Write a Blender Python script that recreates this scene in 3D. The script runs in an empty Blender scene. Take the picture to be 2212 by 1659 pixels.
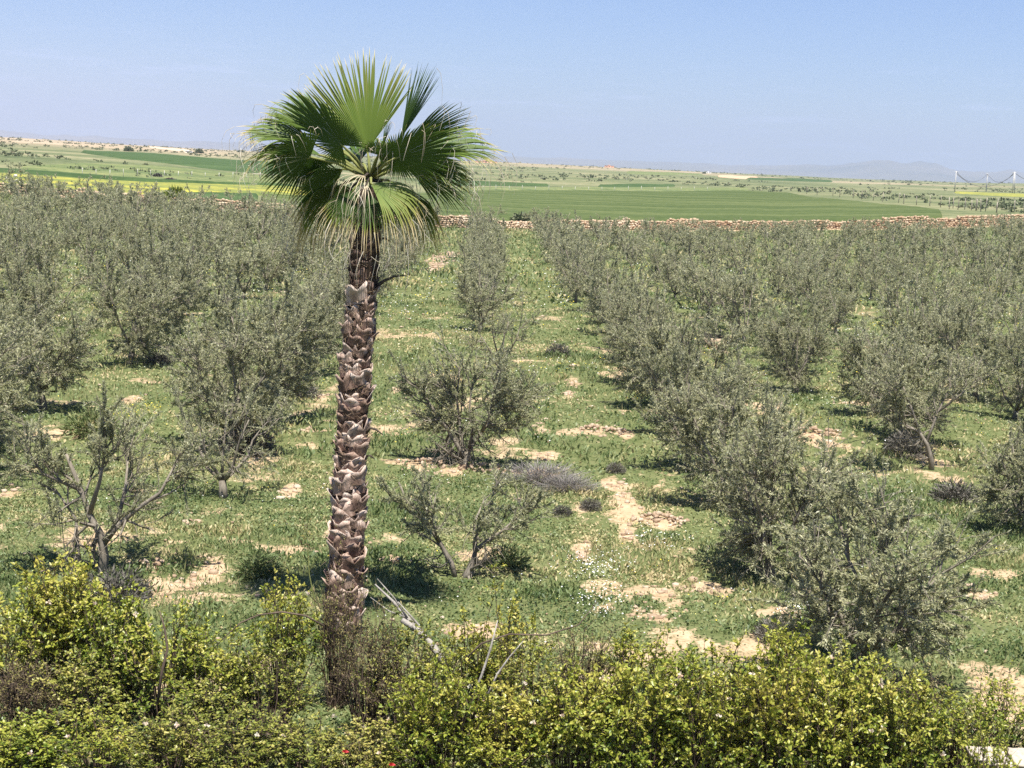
import bpy, math, random
import numpy as np
from mathutils import Vector, Matrix

rnd = random.Random(7)
rs = np.random.RandomState(11)
SC = bpy.context.scene
C = SC.collection
R = math.radians

# ------------------------------------------------------------------ camera, sky, sun, exposure
FPX, CX, CY = 3324.0, 1106.0, 829.5          # focal length and centre, photo measured at 2212 px wide
CAM_H, PITCH, ROLL = 7.0, R(8.24), R(2.5)
fwd = np.array([0, math.cos(PITCH), -math.sin(PITCH)])
up0 = np.array([0, math.sin(PITCH), math.cos(PITCH)])
rt0 = np.array([1.0, 0, 0])
right = math.cos(ROLL) * rt0 + math.sin(ROLL) * up0
upv = math.cos(ROLL) * up0 - math.sin(ROLL) * rt0
cam_data = bpy.data.cameras.new('camera')
cam = bpy.data.objects.new('camera', cam_data)
C.objects.link(cam)
cam_data.sensor_width = 36.0
cam_data.lens = 36.0 * FPX / 2212.0
cam_data.clip_start, cam_data.clip_end = 0.1, 80000
cam.matrix_world = Matrix(((right[0], upv[0], -fwd[0], 0), (right[1], upv[1], -fwd[1], 0),
                           (right[2], upv[2], -fwd[2], CAM_H), (0, 0, 0, 1)))
SC.camera = cam

SUN_EL, SUN_AZ = 72.0, 170.0                   # behind the camera, a touch to its right
world = bpy.data.worlds.new("World")
SC.world = world
world.use_nodes = True
wn, wl = world.node_tree.nodes, world.node_tree.links
wn.clear()
wo = wn.new('ShaderNodeOutputWorld')
bg = wn.new('ShaderNodeBackground')
sky = wn.new('ShaderNodeTexSky')
sky.sky_type = 'NISHITA'
sky.sun_disc = False
sky.sun_elevation = R(SUN_EL)
sky.sun_rotation = R(SUN_AZ)
sky.altitude = 0
sky.air_density, sky.dust_density, sky.ozone_density = 1.0, 0.15, 4.0
bg.inputs['Strength'].default_value = 0.075
# faint wisps of cloud low over the horizon
tc = wn.new('ShaderNodeTexCoord')
mp = wn.new('ShaderNodeMapping')
mp.inputs['Scale'].default_value = (16, 16, 150)
nz = wn.new('ShaderNodeTexNoise')
nz.inputs['Scale'].default_value = 1.0
nz.inputs['Detail'].default_value = 6
nz.inputs['Roughness'].default_value = 0.6
cr = wn.new('ShaderNodeValToRGB')
cr.color_ramp.elements[0].position = 0.53
cr.color_ramp.elements[0].color = (0, 0, 0, 1)
cr.color_ramp.elements[1].position = 0.80
cr.color_ramp.elements[1].color = (0.75, 0.75, 0.75, 1)
mx = wn.new('ShaderNodeMixRGB')
mx.inputs['Color2'].default_value = (8.5, 9.0, 9.8, 1)
wl.new(tc.outputs['Generated'], mp.inputs['Vector'])
wl.new(mp.outputs['Vector'], nz.inputs['Vector'])
wl.new(nz.outputs['Fac'], cr.inputs['Fac'])
sx = wn.new('ShaderNodeSeparateXYZ')
mr = wn.new('ShaderNodeMapRange')
mr.inputs['From Min'].default_value, mr.inputs['From Max'].default_value = 0.075, 0.035
ml = wn.new('ShaderNodeMath')
ml.operation = 'MULTIPLY'
wl.new(tc.outputs['Generated'], sx.inputs[0])
wl.new(sx.outputs['Z'], mr.inputs['Value'])
wl.new(mr.outputs[0], ml.inputs[0])
wl.new(cr.outputs['Color'], ml.inputs[1])
wl.new(ml.outputs[0], mx.inputs['Fac'])
wl.new(sky.outputs['Color'], mx.inputs['Color1'])
tint = wn.new('ShaderNodeMixRGB')
tint.blend_type = 'MULTIPLY'
tint.inputs['Fac'].default_value = 1.0
tint.inputs['Color2'].default_value = (0.565, 0.622, 0.835, 1)
wl.new(mx.outputs['Color'], tint.inputs['Color1'])
wl.new(tint.outputs['Color'], bg.inputs['Color'])
wl.new(bg.outputs['Background'], wo.inputs['Surface'])

sun_d = bpy.data.lights.new('sun', 'SUN')
sun_d.energy = 4.5
sun_d.angle = R(0.53)
sun_d.color = (1.0, 0.955, 0.88)
sun = bpy.data.objects.new('sun', sun_d)
C.objects.link(sun)
sun.rotation_euler = (R(90 - SUN_EL), 0, R(180 - SUN_AZ))
sun.location = (0, -30, 60)

vs = SC.view_settings
vs.view_transform = 'Standard'
vs.look = 'None'
vs.exposure = 1.17
vs.gamma = 1.0
vs.use_curve_mapping = False
cy = SC.cycles
cy.max_bounces = 6
cy.diffuse_bounces = 4
cy.glossy_bounces = 2
cy.transmission_bounces = 3
cy.transparent_max_bounces = 4
cy.volume_bounces = 1
cy.use_denoising = False
cy.sample_clamp_indirect = 6
cy.use_adaptive_sampling = False
cy.caustics_reflective = cy.caustics_refractive = False

# ------------------------------------------------------------------ helpers: noise, terrain, mesh building
_perm = np.random.RandomState(3).rand(256, 256)
def vnoise(x, y):
    x = np.asarray(x, float); y = np.asarray(y, float)
    xi = np.floor(x).astype(int); yi = np.floor(y).astype(int)
    fx = x - xi; fy = y - yi
    fx = fx * fx * (3 - 2 * fx); fy = fy * fy * (3 - 2 * fy)
    a = _perm[xi & 255, yi & 255]; b = _perm[(xi + 1) & 255, yi & 255]
    c = _perm[xi & 255, (yi + 1) & 255]; d = _perm[(xi + 1) & 255, (yi + 1) & 255]
    return (a * (1 - fx) + b * fx) * (1 - fy) + (c * (1 - fx) + d * fx) * fy
def fbm(x, y, o=4):
    s = 0; a = 0.5; n = 0
    for k in range(o):
        s = s + a * vnoise(np.asarray(x) * 2 ** k + 17.3 * k, np.asarray(y) * 2 ** k + 5.1 * k); n += a; a *= 0.5
    return s / n
def sstep(a, b, x):
    t = np.clip((x - a) / (b - a), 0, 1)
    return t * t * (3 - 2 * t)

_daz = np.array([-60, -19, -14, -10, -6.5, -3, 0, 5, 9, 12, 15, 18.5, 60.0])
_dd = np.array([0, 100, 160, 250, 400, 800, 1500, 2300, 3500, 7000, 40000.0])
_zt = np.array([
    [0, 0, .8, 1.8, 3.2, 5.6, 9.0, 6, 0, -25, -25],
    [0, 0, .8, 1.8, 3.2, 5.6, 8.8, 6, 0, -25, -25],
    [0, 0, .6, 1.4, 2.6, 4.9, 6.2, 4, 0, -25, -25],
    [0, 0, .4, 1.0, 1.7, 3.6, 5.0, 4, 0, -25, -25],
    [0, 0, .2, .5, .9, 2.8, 5.6, 4, 0, -25, -25],
    [0, 0, 0, .1, .5, 2.4, 4.6, 3, 0, -25, -25],
    [0, 0, 0, .1, .5, 2.5, 5.0, 3, 0, -25, -25],
    [0, 0, .1, .4, .8, 2.4, 4.3, 3, 0, -25, -25],
    [0, 0, .4, .9, 1.2, 2.2, 3.6, 3, 0, -25, -25],
    [0, 0, .8, 1.5, 1.8, 2.2, 2.9, 3, 0, -25, -25],
    [0, 0, 1.3, 2.1, 2.4, 2.5, 4.2, 4, 0, -25, -25],
    [0, 0, 1.7, 2.4, 2.8, 3.2, 6.8, 5, 0, -25, -25],
    [0, 0, 1.9, 2.6, 3.2, 4.0, 7.0, 5, 0, -25, -25]])
def terrain(x, y):
    x = np.asarray(x, float); y = np.asarray(y, float)
    d = np.hypot(x, y); az = np.degrees(np.arctan2(x, np.maximum(y, 1e-6)))
    az = np.clip(az, -60, 60)
    d = np.clip(d, 0, 39999)
    i = np.clip(np.searchsorted(_daz, az, side='right') - 1, 0, len(_daz) - 2)
    j = np.clip(np.searchsorted(_dd, d, side='right') - 1, 0, len(_dd) - 2)
    u = (az - _daz[i]) / (_daz[i + 1] - _daz[i]); v = (d - _dd[j]) / (_dd[j + 1] - _dd[j])
    u = u * u * (3 - 2 * u)
    z = (_zt[i, j] * (1 - u) + _zt[i + 1, j] * u) * (1 - v) + (_zt[i, j + 1] * (1 - u) + _zt[i + 1, j + 1] * u) * v
    near = sstep(150, 60, d)
    z = z + near * ((fbm(x * .35, y * .35, 3) - .5) * .28 + (fbm(x * 2.1 + 9, y * 2.1, 2) - .5) * .07)
    z = z + sstep(180, 700, d) * (fbm(x * .012, y * .008, 4) - .5) * 1.1 * np.clip(d / 900, 0, 2)
    return z
def tz(x, y): return float(terrain(x, y))
def ray(px, py):
    d = FPX * fwd + (px - CX) * right - (py - CY) * upv
    return d / np.linalg.norm(d)
_ts = np.exp(np.linspace(math.log(10), math.log(4500), 2600))
def ground(px, py):
    """where a line of sight at (px, py) meets the ground: used to take places off the photograph"""
    d = ray(px, py)
    P = _ts[:, None] * d[None, :]
    h = CAM_H + P[:, 2] - terrain(P[:, 0], P[:, 1])
    k = np.argmax(h < 0)
    if h[k] >= 0:
        k = int(np.argmin(np.where(_ts > 700, h, 1e9)))
        return float(P[k, 0]), float(P[k, 1])
    k = max(k, 1)
    t = h[k - 1] / (h[k - 1] - h[k])
    p = P[k - 1] * (1 - t) + P[k] * t
    return float(p[0]), float(p[1])
def at_dist(px, py, Y):
    d = ray(px, py)
    t = Y / d[1]
    return np.array([d[0] * t, Y, CAM_H + d[2] * t])

class MB:
    """collects triangles, then links them as one mesh object"""
    def __init__(s): s.v = []; s.f = []; s.a = []; s.n = 0
    def add(s, v, f, a=0.5):
        v = np.asarray(v, float).reshape(-1, 3); f = np.asarray(f, int).reshape(-1, 3)
        if np.isscalar(a): a = np.full(len(v), a)
        s.v.append(v); s.f.append(f + s.n); s.a.append(np.asarray(a, float)); s.n += len(v)
    def mesh(s, name, mat, smooth=False):
        me = bpy.data.meshes.new(name)
        v = np.concatenate(s.v); f = np.concatenate(s.f); a = np.concatenate(s.a)
        me.vertices.add(len(v)); me.vertices.foreach_set('co', v.astype(np.float32).ravel())
        me.loops.add(len(f) * 3); me.loops.foreach_set('vertex_index', f.astype(np.int32).ravel())
        me.polygons.add(len(f)); me.polygons.foreach_set('loop_start', np.arange(0, len(f) * 3, 3, dtype=np.int32))
        if smooth: me.polygons.foreach_set('use_smooth', np.ones(len(f), bool))
        at = me.attributes.new('var', 'FLOAT', 'POINT'); at.data.foreach_set('value', a.astype(np.float32))
        me.update(calc_edges=True); me.validate()
        for m in (mat if isinstance(mat, (list, tuple)) else [mat]): me.materials.append(m)
        return me
    def build(s, name, mat, parent=None, smooth=False):
        return obj(name, s.mesh(name, mat, smooth), parent)

def obj(name, data, parent=None):
    o = bpy.data.objects.new(name, data); C.objects.link(o)
    if parent is not None: o.parent = parent
    return o
def tag(o, label=None, cat=None, group=None, kind=None):
    if label: o['label'] = label
    if cat: o['category'] = cat
    if group: o['group'] = group
    if kind: o['kind'] = kind
    return o
def thing(name, label, cat, loc=(0, 0, 0), rz=0, group=None, scale=1.0):
    o = obj(name, None); o.empty_display_size = 0.2
    o.location = loc; o.rotation_euler = (0, 0, rz)
    o.scale = (scale,) * 3 if np.isscalar(scale) else scale
    return tag(o, label, cat, group)

def unit(v):
    v = np.asarray(v, float)
    return v / np.maximum(np.linalg.norm(v, axis=-1, keepdims=True), 1e-9)
def tube(mb, pts, rad, sides=5, a=0.5, cap=True, sq=1.0):
    pts = np.asarray(pts, float); n = len(pts)
    rad = np.full(n, rad) if np.isscalar(rad) else np.asarray(rad, float)
    t = unit(np.gradient(pts, axis=0))
    ref = np.array([0.31, 0.17, 0.93]) if abs(t[0][2]) < 0.9 else np.array([1.0, 0.1, 0])
    u = unit(np.cross(t, ref)); w = np.cross(t, u)
    ang = np.linspace(0, 2 * math.pi, sides, endpoint=False)
    ring = (u[:, None, :] * np.cos(ang)[None, :, None] + w[:, None, :] * np.sin(ang)[None, :, None] * sq) * rad[:, None, None]
    v = (pts[:, None, :] + ring).reshape(-1, 3)
    f = []
    for i in range(n - 1):
        for k in range(sides):
            p, q = i * sides + k, i * sides + (k + 1) % sides
            f += [(p, q, q + sides), (p, q + sides, p + sides)]
    if cap:
        for k in range(1, sides - 1):
            f.append((0, k + 1, k)); b = (n - 1) * sides; f.append((b, b + k, b + k + 1))
    mb.add(v, f, a)
def leaves(mb, pos, dr, nrm, ln, wd, var, fold=0.25, mid=0.45):
    """folded diamond leaves, two triangles each"""
    pos = np.asarray(pos, float); dr = unit(dr)
    side = unit(np.cross(dr, nrm)); nr = np.cross(side, dr)
    ln = np.asarray(ln)[:, None]; wd = np.asarray(wd)[:, None]
    m = pos + dr * ln * mid + nr * wd * fold
    V = np.stack([pos, m - side * wd * .5, pos + dr * ln, m + side * wd * .5], 1).reshape(-1, 3)
    k = np.arange(len(pos))[:, None] * 4
    F = np.concatenate([k + np.array([[0, 2, 1]]), k + np.array([[0, 3, 2]])], 0)
    mb.add(V, F, np.repeat(np.asarray(var, float), 4))
def rock(mb, c, s, seed, a=0.5):
    r_ = np.random.RandomState(seed)
    ph = (1 + 5 ** .5) / 2
    v = unit(np.array([(-1, ph, 0), (1, ph, 0), (-1, -ph, 0), (1, -ph, 0), (0, -1, ph), (0, 1, ph), (0, -1, -ph), (0, 1, -ph),
                       (ph, 0, -1), (ph, 0, 1), (-ph, 0, -1), (-ph, 0, 1)], float))
    f = [(0, 11, 5), (0, 5, 1), (0, 1, 7), (0, 7, 10), (0, 10, 11), (1, 5, 9), (5, 11, 4), (11, 10, 2), (10, 7, 6), (7, 1, 8),
         (3, 9, 4), (3, 4, 2), (3, 2, 6), (3, 6, 8), (3, 8, 9), (4, 9, 5), (2, 4, 11), (6, 2, 10), (8, 6, 7), (9, 8, 1)]
    v = np.sign(v) * np.abs(v) ** 0.6
    v = v * (0.66 + 0.62 * r_.rand(12, 1)) * 0.60
    mb.add(v * np.asarray(s) + np.asarray(c), f, a)

# ------------------------------------------------------------------ materials
def new_mat(name):
    m = bpy.data.materials.new(name); m.use_nodes = True
    n = m.node_tree.nodes; n.clear()
    return m, n, m.node_tree.links
def ramp(n, stops):
    r_ = n.new('ShaderNodeValToRGB'); e = r_.color_ramp.elements
    while len(e) < len(stops): e.new(0.5)
    for k, (p, c) in enumerate(stops): e[k].position = p; e[k].color = (*c, 1)
    return r_
def math_n(n, l, op, a, b, clamp=False):
    m = n.new('ShaderNodeMath'); m.operation = op; m.use_clamp = clamp
    for k, x in enumerate((a, b)):
        if hasattr(x, 'links'): l.new(x, m.inputs[k])
        else: m.inputs[k].default_value = x
    return m.outputs[0]
def noise_n(n, l, vec, scale, detail=4, rough=0.6):
    t = n.new('ShaderNodeTexNoise'); t.inputs['Scale'].default_value = scale
    t.inputs['Detail'].default_value = detail; t.inputs['Roughness'].default_value = rough
    if vec is not None: l.new(vec, t.inputs['Vector'])
    return t.outputs['Fac']
def leaf_mat(name, stops, back=None, trans=0.3, gloss=0.35, obj_amt=0.25, rough=0.5, patch=None):
    m, n, l = new_mat(name)
    at = n.new('ShaderNodeAttribute'); at.attribute_name = 'var'
    oi = n.new('ShaderNodeObjectInfo')
    f = math_n(n, l, 'ADD', at.outputs['Fac'], math_n(n, l, 'MULTIPLY', math_n(n, l, 'SUBTRACT', oi.outputs['Random'], 0.5), obj_amt))
    if patch:
        tcn = n.new('ShaderNodeNewGeometry')
        f = math_n(n, l, 'ADD', f, math_n(n, l, 'MULTIPLY', math_n(n, l, 'SUBTRACT', noise_n(n, l, tcn.outputs['Position'], patch[0], 3), 0.5), patch[1]))
    r_ = ramp(n, stops); l.new(f, r_.inputs['Fac'])
    col = r_.outputs['Color']
    if back:
        g = n.new('ShaderNodeNewGeometry'); mxx = n.new('ShaderNodeMixRGB')
        l.new(g.outputs['Backfacing'], mxx.inputs['Fac']); l.new(col, mxx.inputs['Color1']); mxx.inputs['Color2'].default_value = (*back, 1)
        col = mxx.outputs['Color']
    p = n.new('ShaderNodeBsdfPrincipled'); l.new(col, p.inputs['Base Color'])
    p.inputs['Roughness'].default_value = rough; p.inputs['Specular IOR Level'].default_value = gloss
    t = n.new('ShaderNodeBsdfTranslucent'); l.new(col, t.inputs['Color'])
    ms = n.new('ShaderNodeMixShader'); ms.inputs['Fac'].default_value = trans
    o = n.new('ShaderNodeOutputMaterial')
    l.new(p.outputs[0], ms.inputs[1]); l.new(t.outputs[0], ms.inputs[2]); l.new(ms.outputs[0], o.inputs['Surface'])
    return m
def solid_mat(name, stops, scale=6, rough=0.85, bump=0.3, bscale=40, obj_amt=0.0, var_amt=0.0, stretch=None, spec=0.2):
    m, n, l = new_mat(name)
    tcn = n.new('ShaderNodeTexCoord'); vec = tcn.outputs['Object']
    if stretch:
        mpn = n.new('ShaderNodeMapping'); mpn.inputs['Scale'].default_value = stretch; l.new(vec, mpn.inputs['Vector']); vec = mpn.outputs['Vector']
    f = noise_n(n, l, vec, scale, 6, 0.65)
    if obj_amt:
        oi = n.new('ShaderNodeObjectInfo')
        f = math_n(n, l, 'ADD', f, math_n(n, l, 'MULTIPLY', math_n(n, l, 'SUBTRACT', oi.outputs['Random'], 0.5), obj_amt))
    if var_amt:
        at = n.new('ShaderNodeAttribute'); at.attribute_name = 'var'
        f = math_n(n, l, 'ADD', f, math_n(n, l, 'MULTIPLY', math_n(n, l, 'SUBTRACT', at.outputs['Fac'], 0.5), var_amt))
    r_ = ramp(n, stops); l.new(f, r_.inputs['Fac'])
    p = n.new('ShaderNodeBsdfPrincipled'); l.new(r_.outputs['Color'], p.inputs['Base Color'])
    p.inputs['Roughness'].default_value = rough; p.inputs['Specular IOR Level'].default_value = spec
    if bump:
        b = n.new('ShaderNodeBump'); b.inputs['Strength'].default_value = bump; b.inputs['Distance'].default_value = 0.03
        l.new(noise_n(n, l, vec, bscale, 5), b.inputs['Height']); l.new(b.outputs[0], p.inputs['Normal'])
    o = n.new('ShaderNodeOutputMaterial'); l.new(p.outputs[0], o.inputs['Surface'])
    return m
def field_mat(name, stops, sx, sy, fine=1.2, streak=0.5):
    """crop seen from afar: streaks along X plus clumpy relief, all in world metres"""
    m, n, l = new_mat(name)
    g = n.new('ShaderNodeNewGeometry')
    mpn = n.new('ShaderNodeMapping'); mpn.inputs['Scale'].default_value = (sx, sy, 0.0); l.new(g.outputs['Position'], mpn.inputs['Vector'])
    a = noise_n(n, l, mpn.outputs['Vector'], 1.0, 5, 0.6)
    b = noise_n(n, l, g.outputs['Position'], fine, 4, 0.7)
    f = math_n(n, l, 'ADD', math_n(n, l, 'MULTIPLY', a, streak), math_n(n, l, 'MULTIPLY', b, 1 - streak))
    r_ = ramp(n, stops); l.new(f, r_.inputs['Fac'])
    p = n.new('ShaderNodeBsdfPrincipled'); l.new(r_.outputs['Color'], p.inputs['Base Color'])
    p.inputs['Roughness'].default_value = 0.9; p.inputs['Specular IOR Level'].default_value = 0.1
    bm = n.new('ShaderNodeBump'); bm.inputs['Strength'].default_value = 0.8; bm.inputs['Distance'].default_value = 0.3
    l.new(b, bm.inputs['Height']); l.new(bm.outputs[0], p.inputs['Normal'])
    o = n.new('ShaderNodeOutputMaterial'); l.new(p.outputs[0], o.inputs['Surface'])
    return m

M = {}
M['olive_leaf'] = leaf_mat('olive_leaf', [(0, (.215, .225, .105)), (.35, (.325, .330, .168)), (.7, (.415, .410, .225)), (1, (.51, .485, .285))],
                           back=(.42, .42, .275), trans=0.34, gloss=0.45, obj_amt=0.3, rough=0.42, patch=(0.12, 0.25))
M['olive_bark'] = solid_mat('olive_bark', [(.3, (.11, .093, .07)), (.55, (.235, .205, .16)), (.8, (.36, .32, .265))], scale=9, bscale=25, bump=0.6, stretch=(1, 1, .35))
M['hedge_leaf'] = leaf_mat('hedge_leaf', [(0, (.042, .085, .013)), (.30, (.140, .200, .027)), (.6, (.315, .345, .048)), (1, (.50, .44, .10))],
                           trans=0.3, gloss=0.45, obj_amt=0.22, rough=0.38, patch=(1.6, 0.9))
M['dull_leaf'] = leaf_mat('dull_leaf', [(0, (.042, .075, .016)), (.32, (.140, .180, .034)), (.62, (.285, .300, .055)), (1, (.44, .39, .11))],
                         trans=0.28, gloss=0.4, obj_amt=0.3, rough=0.42, patch=(1.4, 0.9))
M['brown_leaf'] = leaf_mat('brown_leaf', [(0, (.08, .058, .030)), (.4, (.19, .145, .065)), (.7, (.25, .23, .07)), (1, (.27, .30, .06))], trans=0.2, patch=(1.5, .6))
M['twig'] = solid_mat('twig', [(.3, (.05, .034, .024)), (.7, (.17, .125, .09))], scale=5, bump=0)
M['grey_twig'] = solid_mat('grey_twig', [(.3, (.17, .15, .125)), (.7, (.42, .39, .34))], scale=8, bump=0.4)
M['dark_shrub'] = leaf_mat('dark_shrub', [(0, (.045, .045, .034)), (.5, (.12, .11, .09)), (1, (.21, .19, .15))], trans=0.1, obj_amt=.3)
M['petal'] = leaf_mat('petal', [(0, (.66, .44, .33)), (.6, (.74, .64, .50)), (1, (.80, .75, .62))], trans=0.3)
M['red_petal'] = leaf_mat('red_petal', [(0, (.35, .01, .015)), (1, (.5, .03, .03))], trans=0.2)
M['orange_petal'] = leaf_mat('orange_petal', [(0, (.75, .22, .02)), (1, (.85, .36, .04))], trans=0.3)
M['ground_leaf'] = leaf_mat('ground_leaf', [(0, (.060, .095, .028)), (.3, (.130, .180, .060)), (.58, (.210, .250, .105)), (.8, (.30, .295, .12)), (1, (.50, .41, .22))],
                            trans=0.25, gloss=0.3, patch=(0.22, .55))
M['wildflower'] = leaf_mat('wildflower', [(0, (.78, .62, .05)), (.45, (.80, .72, .10)), (.55, (.85, .85, .80)), (1, (.88, .88, .86))], trans=0.2)
M['frond'] = None
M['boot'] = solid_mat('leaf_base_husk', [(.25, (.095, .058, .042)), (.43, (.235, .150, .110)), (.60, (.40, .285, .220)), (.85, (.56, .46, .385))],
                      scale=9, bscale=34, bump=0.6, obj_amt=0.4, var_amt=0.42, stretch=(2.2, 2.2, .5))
M['boot_dark'] = solid_mat('leaf_base_fresh_shaded', [(.25, (.030, .018, .013)), (.5, (.085, .052, .038)), (.8, (.20, .14, .11))], scale=9, bscale=34, bump=.6, obj_amt=.4, var_amt=.4, stretch=(2.2, 2.2, .5))  # younger dark brown leaf bases, with the crown's shade also put into the colour
M['husk_fibre'] = leaf_mat('husk_fibre', [(0, (.12, .07, .04)), (1, (.42, .31, .2))], trans=.1)
M['palm_trunk'] = solid_mat('palm_fibre', [(.3, (.025, .017, .012)), (.7, (.10, .065, .045))], scale=14, bscale=50, bump=0.8)
M['dry_stalk'] = solid_mat('dry_stalk', [(.3, (.03, .024, .02)), (.7, (.11, .085, .065))], scale=6, bump=0)
M['dry_frond'] = leaf_mat('dry_frond', [(0, (.22, .15, .08)), (.5, (.45, .35, .20)), (1, (.66, .57, .40))], trans=0.25)
M['fibre'] = leaf_mat('fibre', [(0, (.58, .48, .33)), (1, (.85, .80, .68))], trans=0.3)
M['wall_stone'] = solid_mat('wall_stone', [(.25, (.36, .245, .15)), (.5, (.50, .385, .26)), (.72, (.60, .50, .37)), (.95, (.68, .62, .51))],
                            scale=1.6, bscale=9, bump=0.6, obj_amt=0.35, var_amt=0.35)
M['wall_core'] = solid_mat('wall_core', [(.3, (.22, .15, .095)), (.7, (.38, .28, .19))], scale=3, bump=0.5)
M['rubble'] = solid_mat('rubble', [(.3, (.30, .21, .135)), (.55, (.43, .325, .225)), (.8, (.56, .47, .36))], scale=3, bscale=12, bump=0.5, var_amt=0.4)
M['coping'] = solid_mat('coping', [(.3, (.28, .225, .165)), (.5, (.42, .36, .28)), (.7, (.52, .46, .375))], scale=4, bscale=18, bump=0.12, obj_amt=.2)
M['concrete'] = solid_mat('concrete', [(.3, (.42, .41, .40)), (.7, (.56, .55, .54))], scale=2, bump=0)
M['post'] = solid_mat('post', [(.3, (.46, .44, .38)), (.7, (.66, .63, .56))], scale=2, bump=0, obj_amt=.3)
M['wood_post'] = solid_mat('wood_post', [(.3, (.20, .17, .13)), (.7, (.42, .37, .29))], scale=2, bump=0, obj_amt=.4)
M['cable'] = solid_mat('cable', [(.3, (.10, .10, .11)), (.7, (.16, .16, .17))], bump=0)
M['adobe'] = solid_mat('adobe', [(.3, (.42, .22, .14)), (.7, (.58, .34, .23))], scale=.3, bump=0)
M['pale_render'] = solid_mat('pale_render', [(.3, (.62, .58, .52)), (.7, (.74, .71, .66))], scale=.3, bump=0)
M['dark_gap'] = solid_mat('dark_gap', [(.3, (.03, .03, .03)), (.7, (.06, .055, .05))], bump=0)
M['lime'] = solid_mat('lime', [(.3, (.68, .63, .55)), (.7, (.82, .79, .73))], scale=2, bump=.4)
M['wheat'] = field_mat('wheat', [(.37, (.045, .070, .019)), (.5, (.080, .106, .032)), (.61, (.130, .150, .055))], .012, .16, 1.0, .6)
M['barley'] = field_mat('barley', [(.34, (.036, .066, .020)), (.5, (.055, .092, .028)), (.66, (.085, .125, .045))], .01, .08, .6, .5)
M['mustard'] = field_mat('mustard', [(.38, (.12, .155, .045)), (.49, (.20, .215, .055)), (.57, (.38, .345, .06)), (.70, (.56, .48, .06))], .02, .11, .7, .55)
M['pasture'] = field_mat('pasture', [(.37, (.08, .115, .04)), (.5, (.14, .17, .065)), (.62, (.25, .25, .10))], .02, .12, .8, .5)
M['fallow'] = field_mat('fallow', [(.35, (.40, .30, .20)), (.5, (.52, .41, .29)), (.65, (.60, .50, .37))], .01, .06, .5, .5)
M['red_soil'] = field_mat('red_soil', [(.35, (.44, .26, .15)), (.5, (.55, .36, .23)), (.65, (.62, .45, .3))], .02, .06, .5, .5)
M['scrub'] = leaf_mat('scrub', [(0, (.075, .095, .04)), (.4, (.13, .155, .07)), (.75, (.20, .21, .115)), (1, (.32, .29, .18))], trans=0.1, obj_amt=0)
M['hills'] = solid_mat('hills', [(.3, (.10, .10, .07)), (.7, (.24, .20, .14))], scale=.0006, bump=0)

# ------------------------------------------------------------------ ground
# bare patches, read off the photograph as (x, y, half width, half height), kept as places on the ground
PATCH_PX = [(455, 1230, 45, 34), (400, 1265, 60, 22), (330, 1228, 55, 12), (630, 1060, 22, 14), (415, 1130, 14, 6), (280, 864, 26, 9), (535, 992, 45, 10), (170, 938, 25, 9),
            (1425, 1285, 72, 30), (1410, 1330, 55, 26), (1510, 1270, 45, 14), (1435, 1125, 42, 14), (1350, 1080, 28, 34), (1325, 1050, 26, 14), (1360, 1160, 22, 22), (1255, 1195, 26, 20), (1170, 920, 13, 18),
            (1238, 826, 16, 10), (1228, 850, 12, 9), (1290, 932, 30, 14), (1340, 935, 26, 10), (905, 1005, 48, 12), (990, 1015, 60, 10), (1150, 1022, 60, 11), (1750, 940, 56, 26), (1660, 880, 46, 10), (1800, 960, 40, 14),
            (2112, 1282, 34, 16), (14, 1066, 20, 12), (950, 560, 22, 9), (940, 576, 16, 10), (972, 550, 20, 5), (688, 858, 22, 7), (665, 930, 34, 9), (187, 600, 20, 5), (610, 632, 14, 5), (1545, 752, 22, 9),
            (1290, 1460, 80, 22), (480, 1490, 70, 26), (360, 1500, 40, 24), (250, 1420, 60, 20), (560, 1440, 40, 16), (1020, 1360, 60, 14), (850, 1210, 30, 8), (1700, 1330, 40, 20), (1240, 790, 10, 6), (2050, 735, 40, 7),
            (860, 840, 16, 8), (1180, 985, 30, 8), (1420, 890, 16, 6)]
PATCH = []
for (x, y, hw, hh) in PATCH_PX:
    cx_, cy_ = ground(x, y); x1, _ = ground(x + hw, y); _, y1 = ground(x, y - hh); _, y0 = ground(x, y + hh)
    PATCH.append((cx_, cy_, abs(x1 - cx_), max(abs(y1 - y0) / 2, .15)))
WALL_PX = [(-420, 405), (-150, 412), (20, 421), (200, 432), (380, 447), (540, 462), (690, 475), (830, 485), (960, 492), (1050, 493), (1300, 496), (1500, 497), (1750, 495), (2000, 491), (2212, 486), (2420, 478)]
WALL = np.array([ground(x, y) for x, y in WALL_PX])
_wx, _wy = WALL[:, 0], WALL[:, 1]
def wall_y(x): return np.interp(x, _wx, _wy)
def soil(x, y):
    x = np.asarray(x, float); y = np.asarray(y, float)
    wob = (fbm(x * 1.3 + 40, y * 1.3, 4) - .5)
    wob2 = (fbm(x * 4.3 + 14, y * 3.1 + 2, 3) - .5)
    m = np.zeros_like(x)
    for (cx_, cy_, a, b) in PATCH:
        e = np.sqrt(((x - cx_) / a) ** 2 + ((y - cy_) / b) ** 2) + wob * 2.0 + wob2 * 2.2
        m = np.maximum(m, sstep(1.35, .45, e) * .92)
    g = fbm(x * .55 + 3, y * .55 + 70, 5)
    m = np.maximum(m, sstep(.62, .74, g + wob2 * .22) * .75 * sstep(160, 40, y))
    m = np.maximum(m, sstep(3.4, 1.2, np.abs(wall_y(x) - 2.2 - y + wob)) * sstep(-9, 5, x) * .9)
    return m

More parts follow.
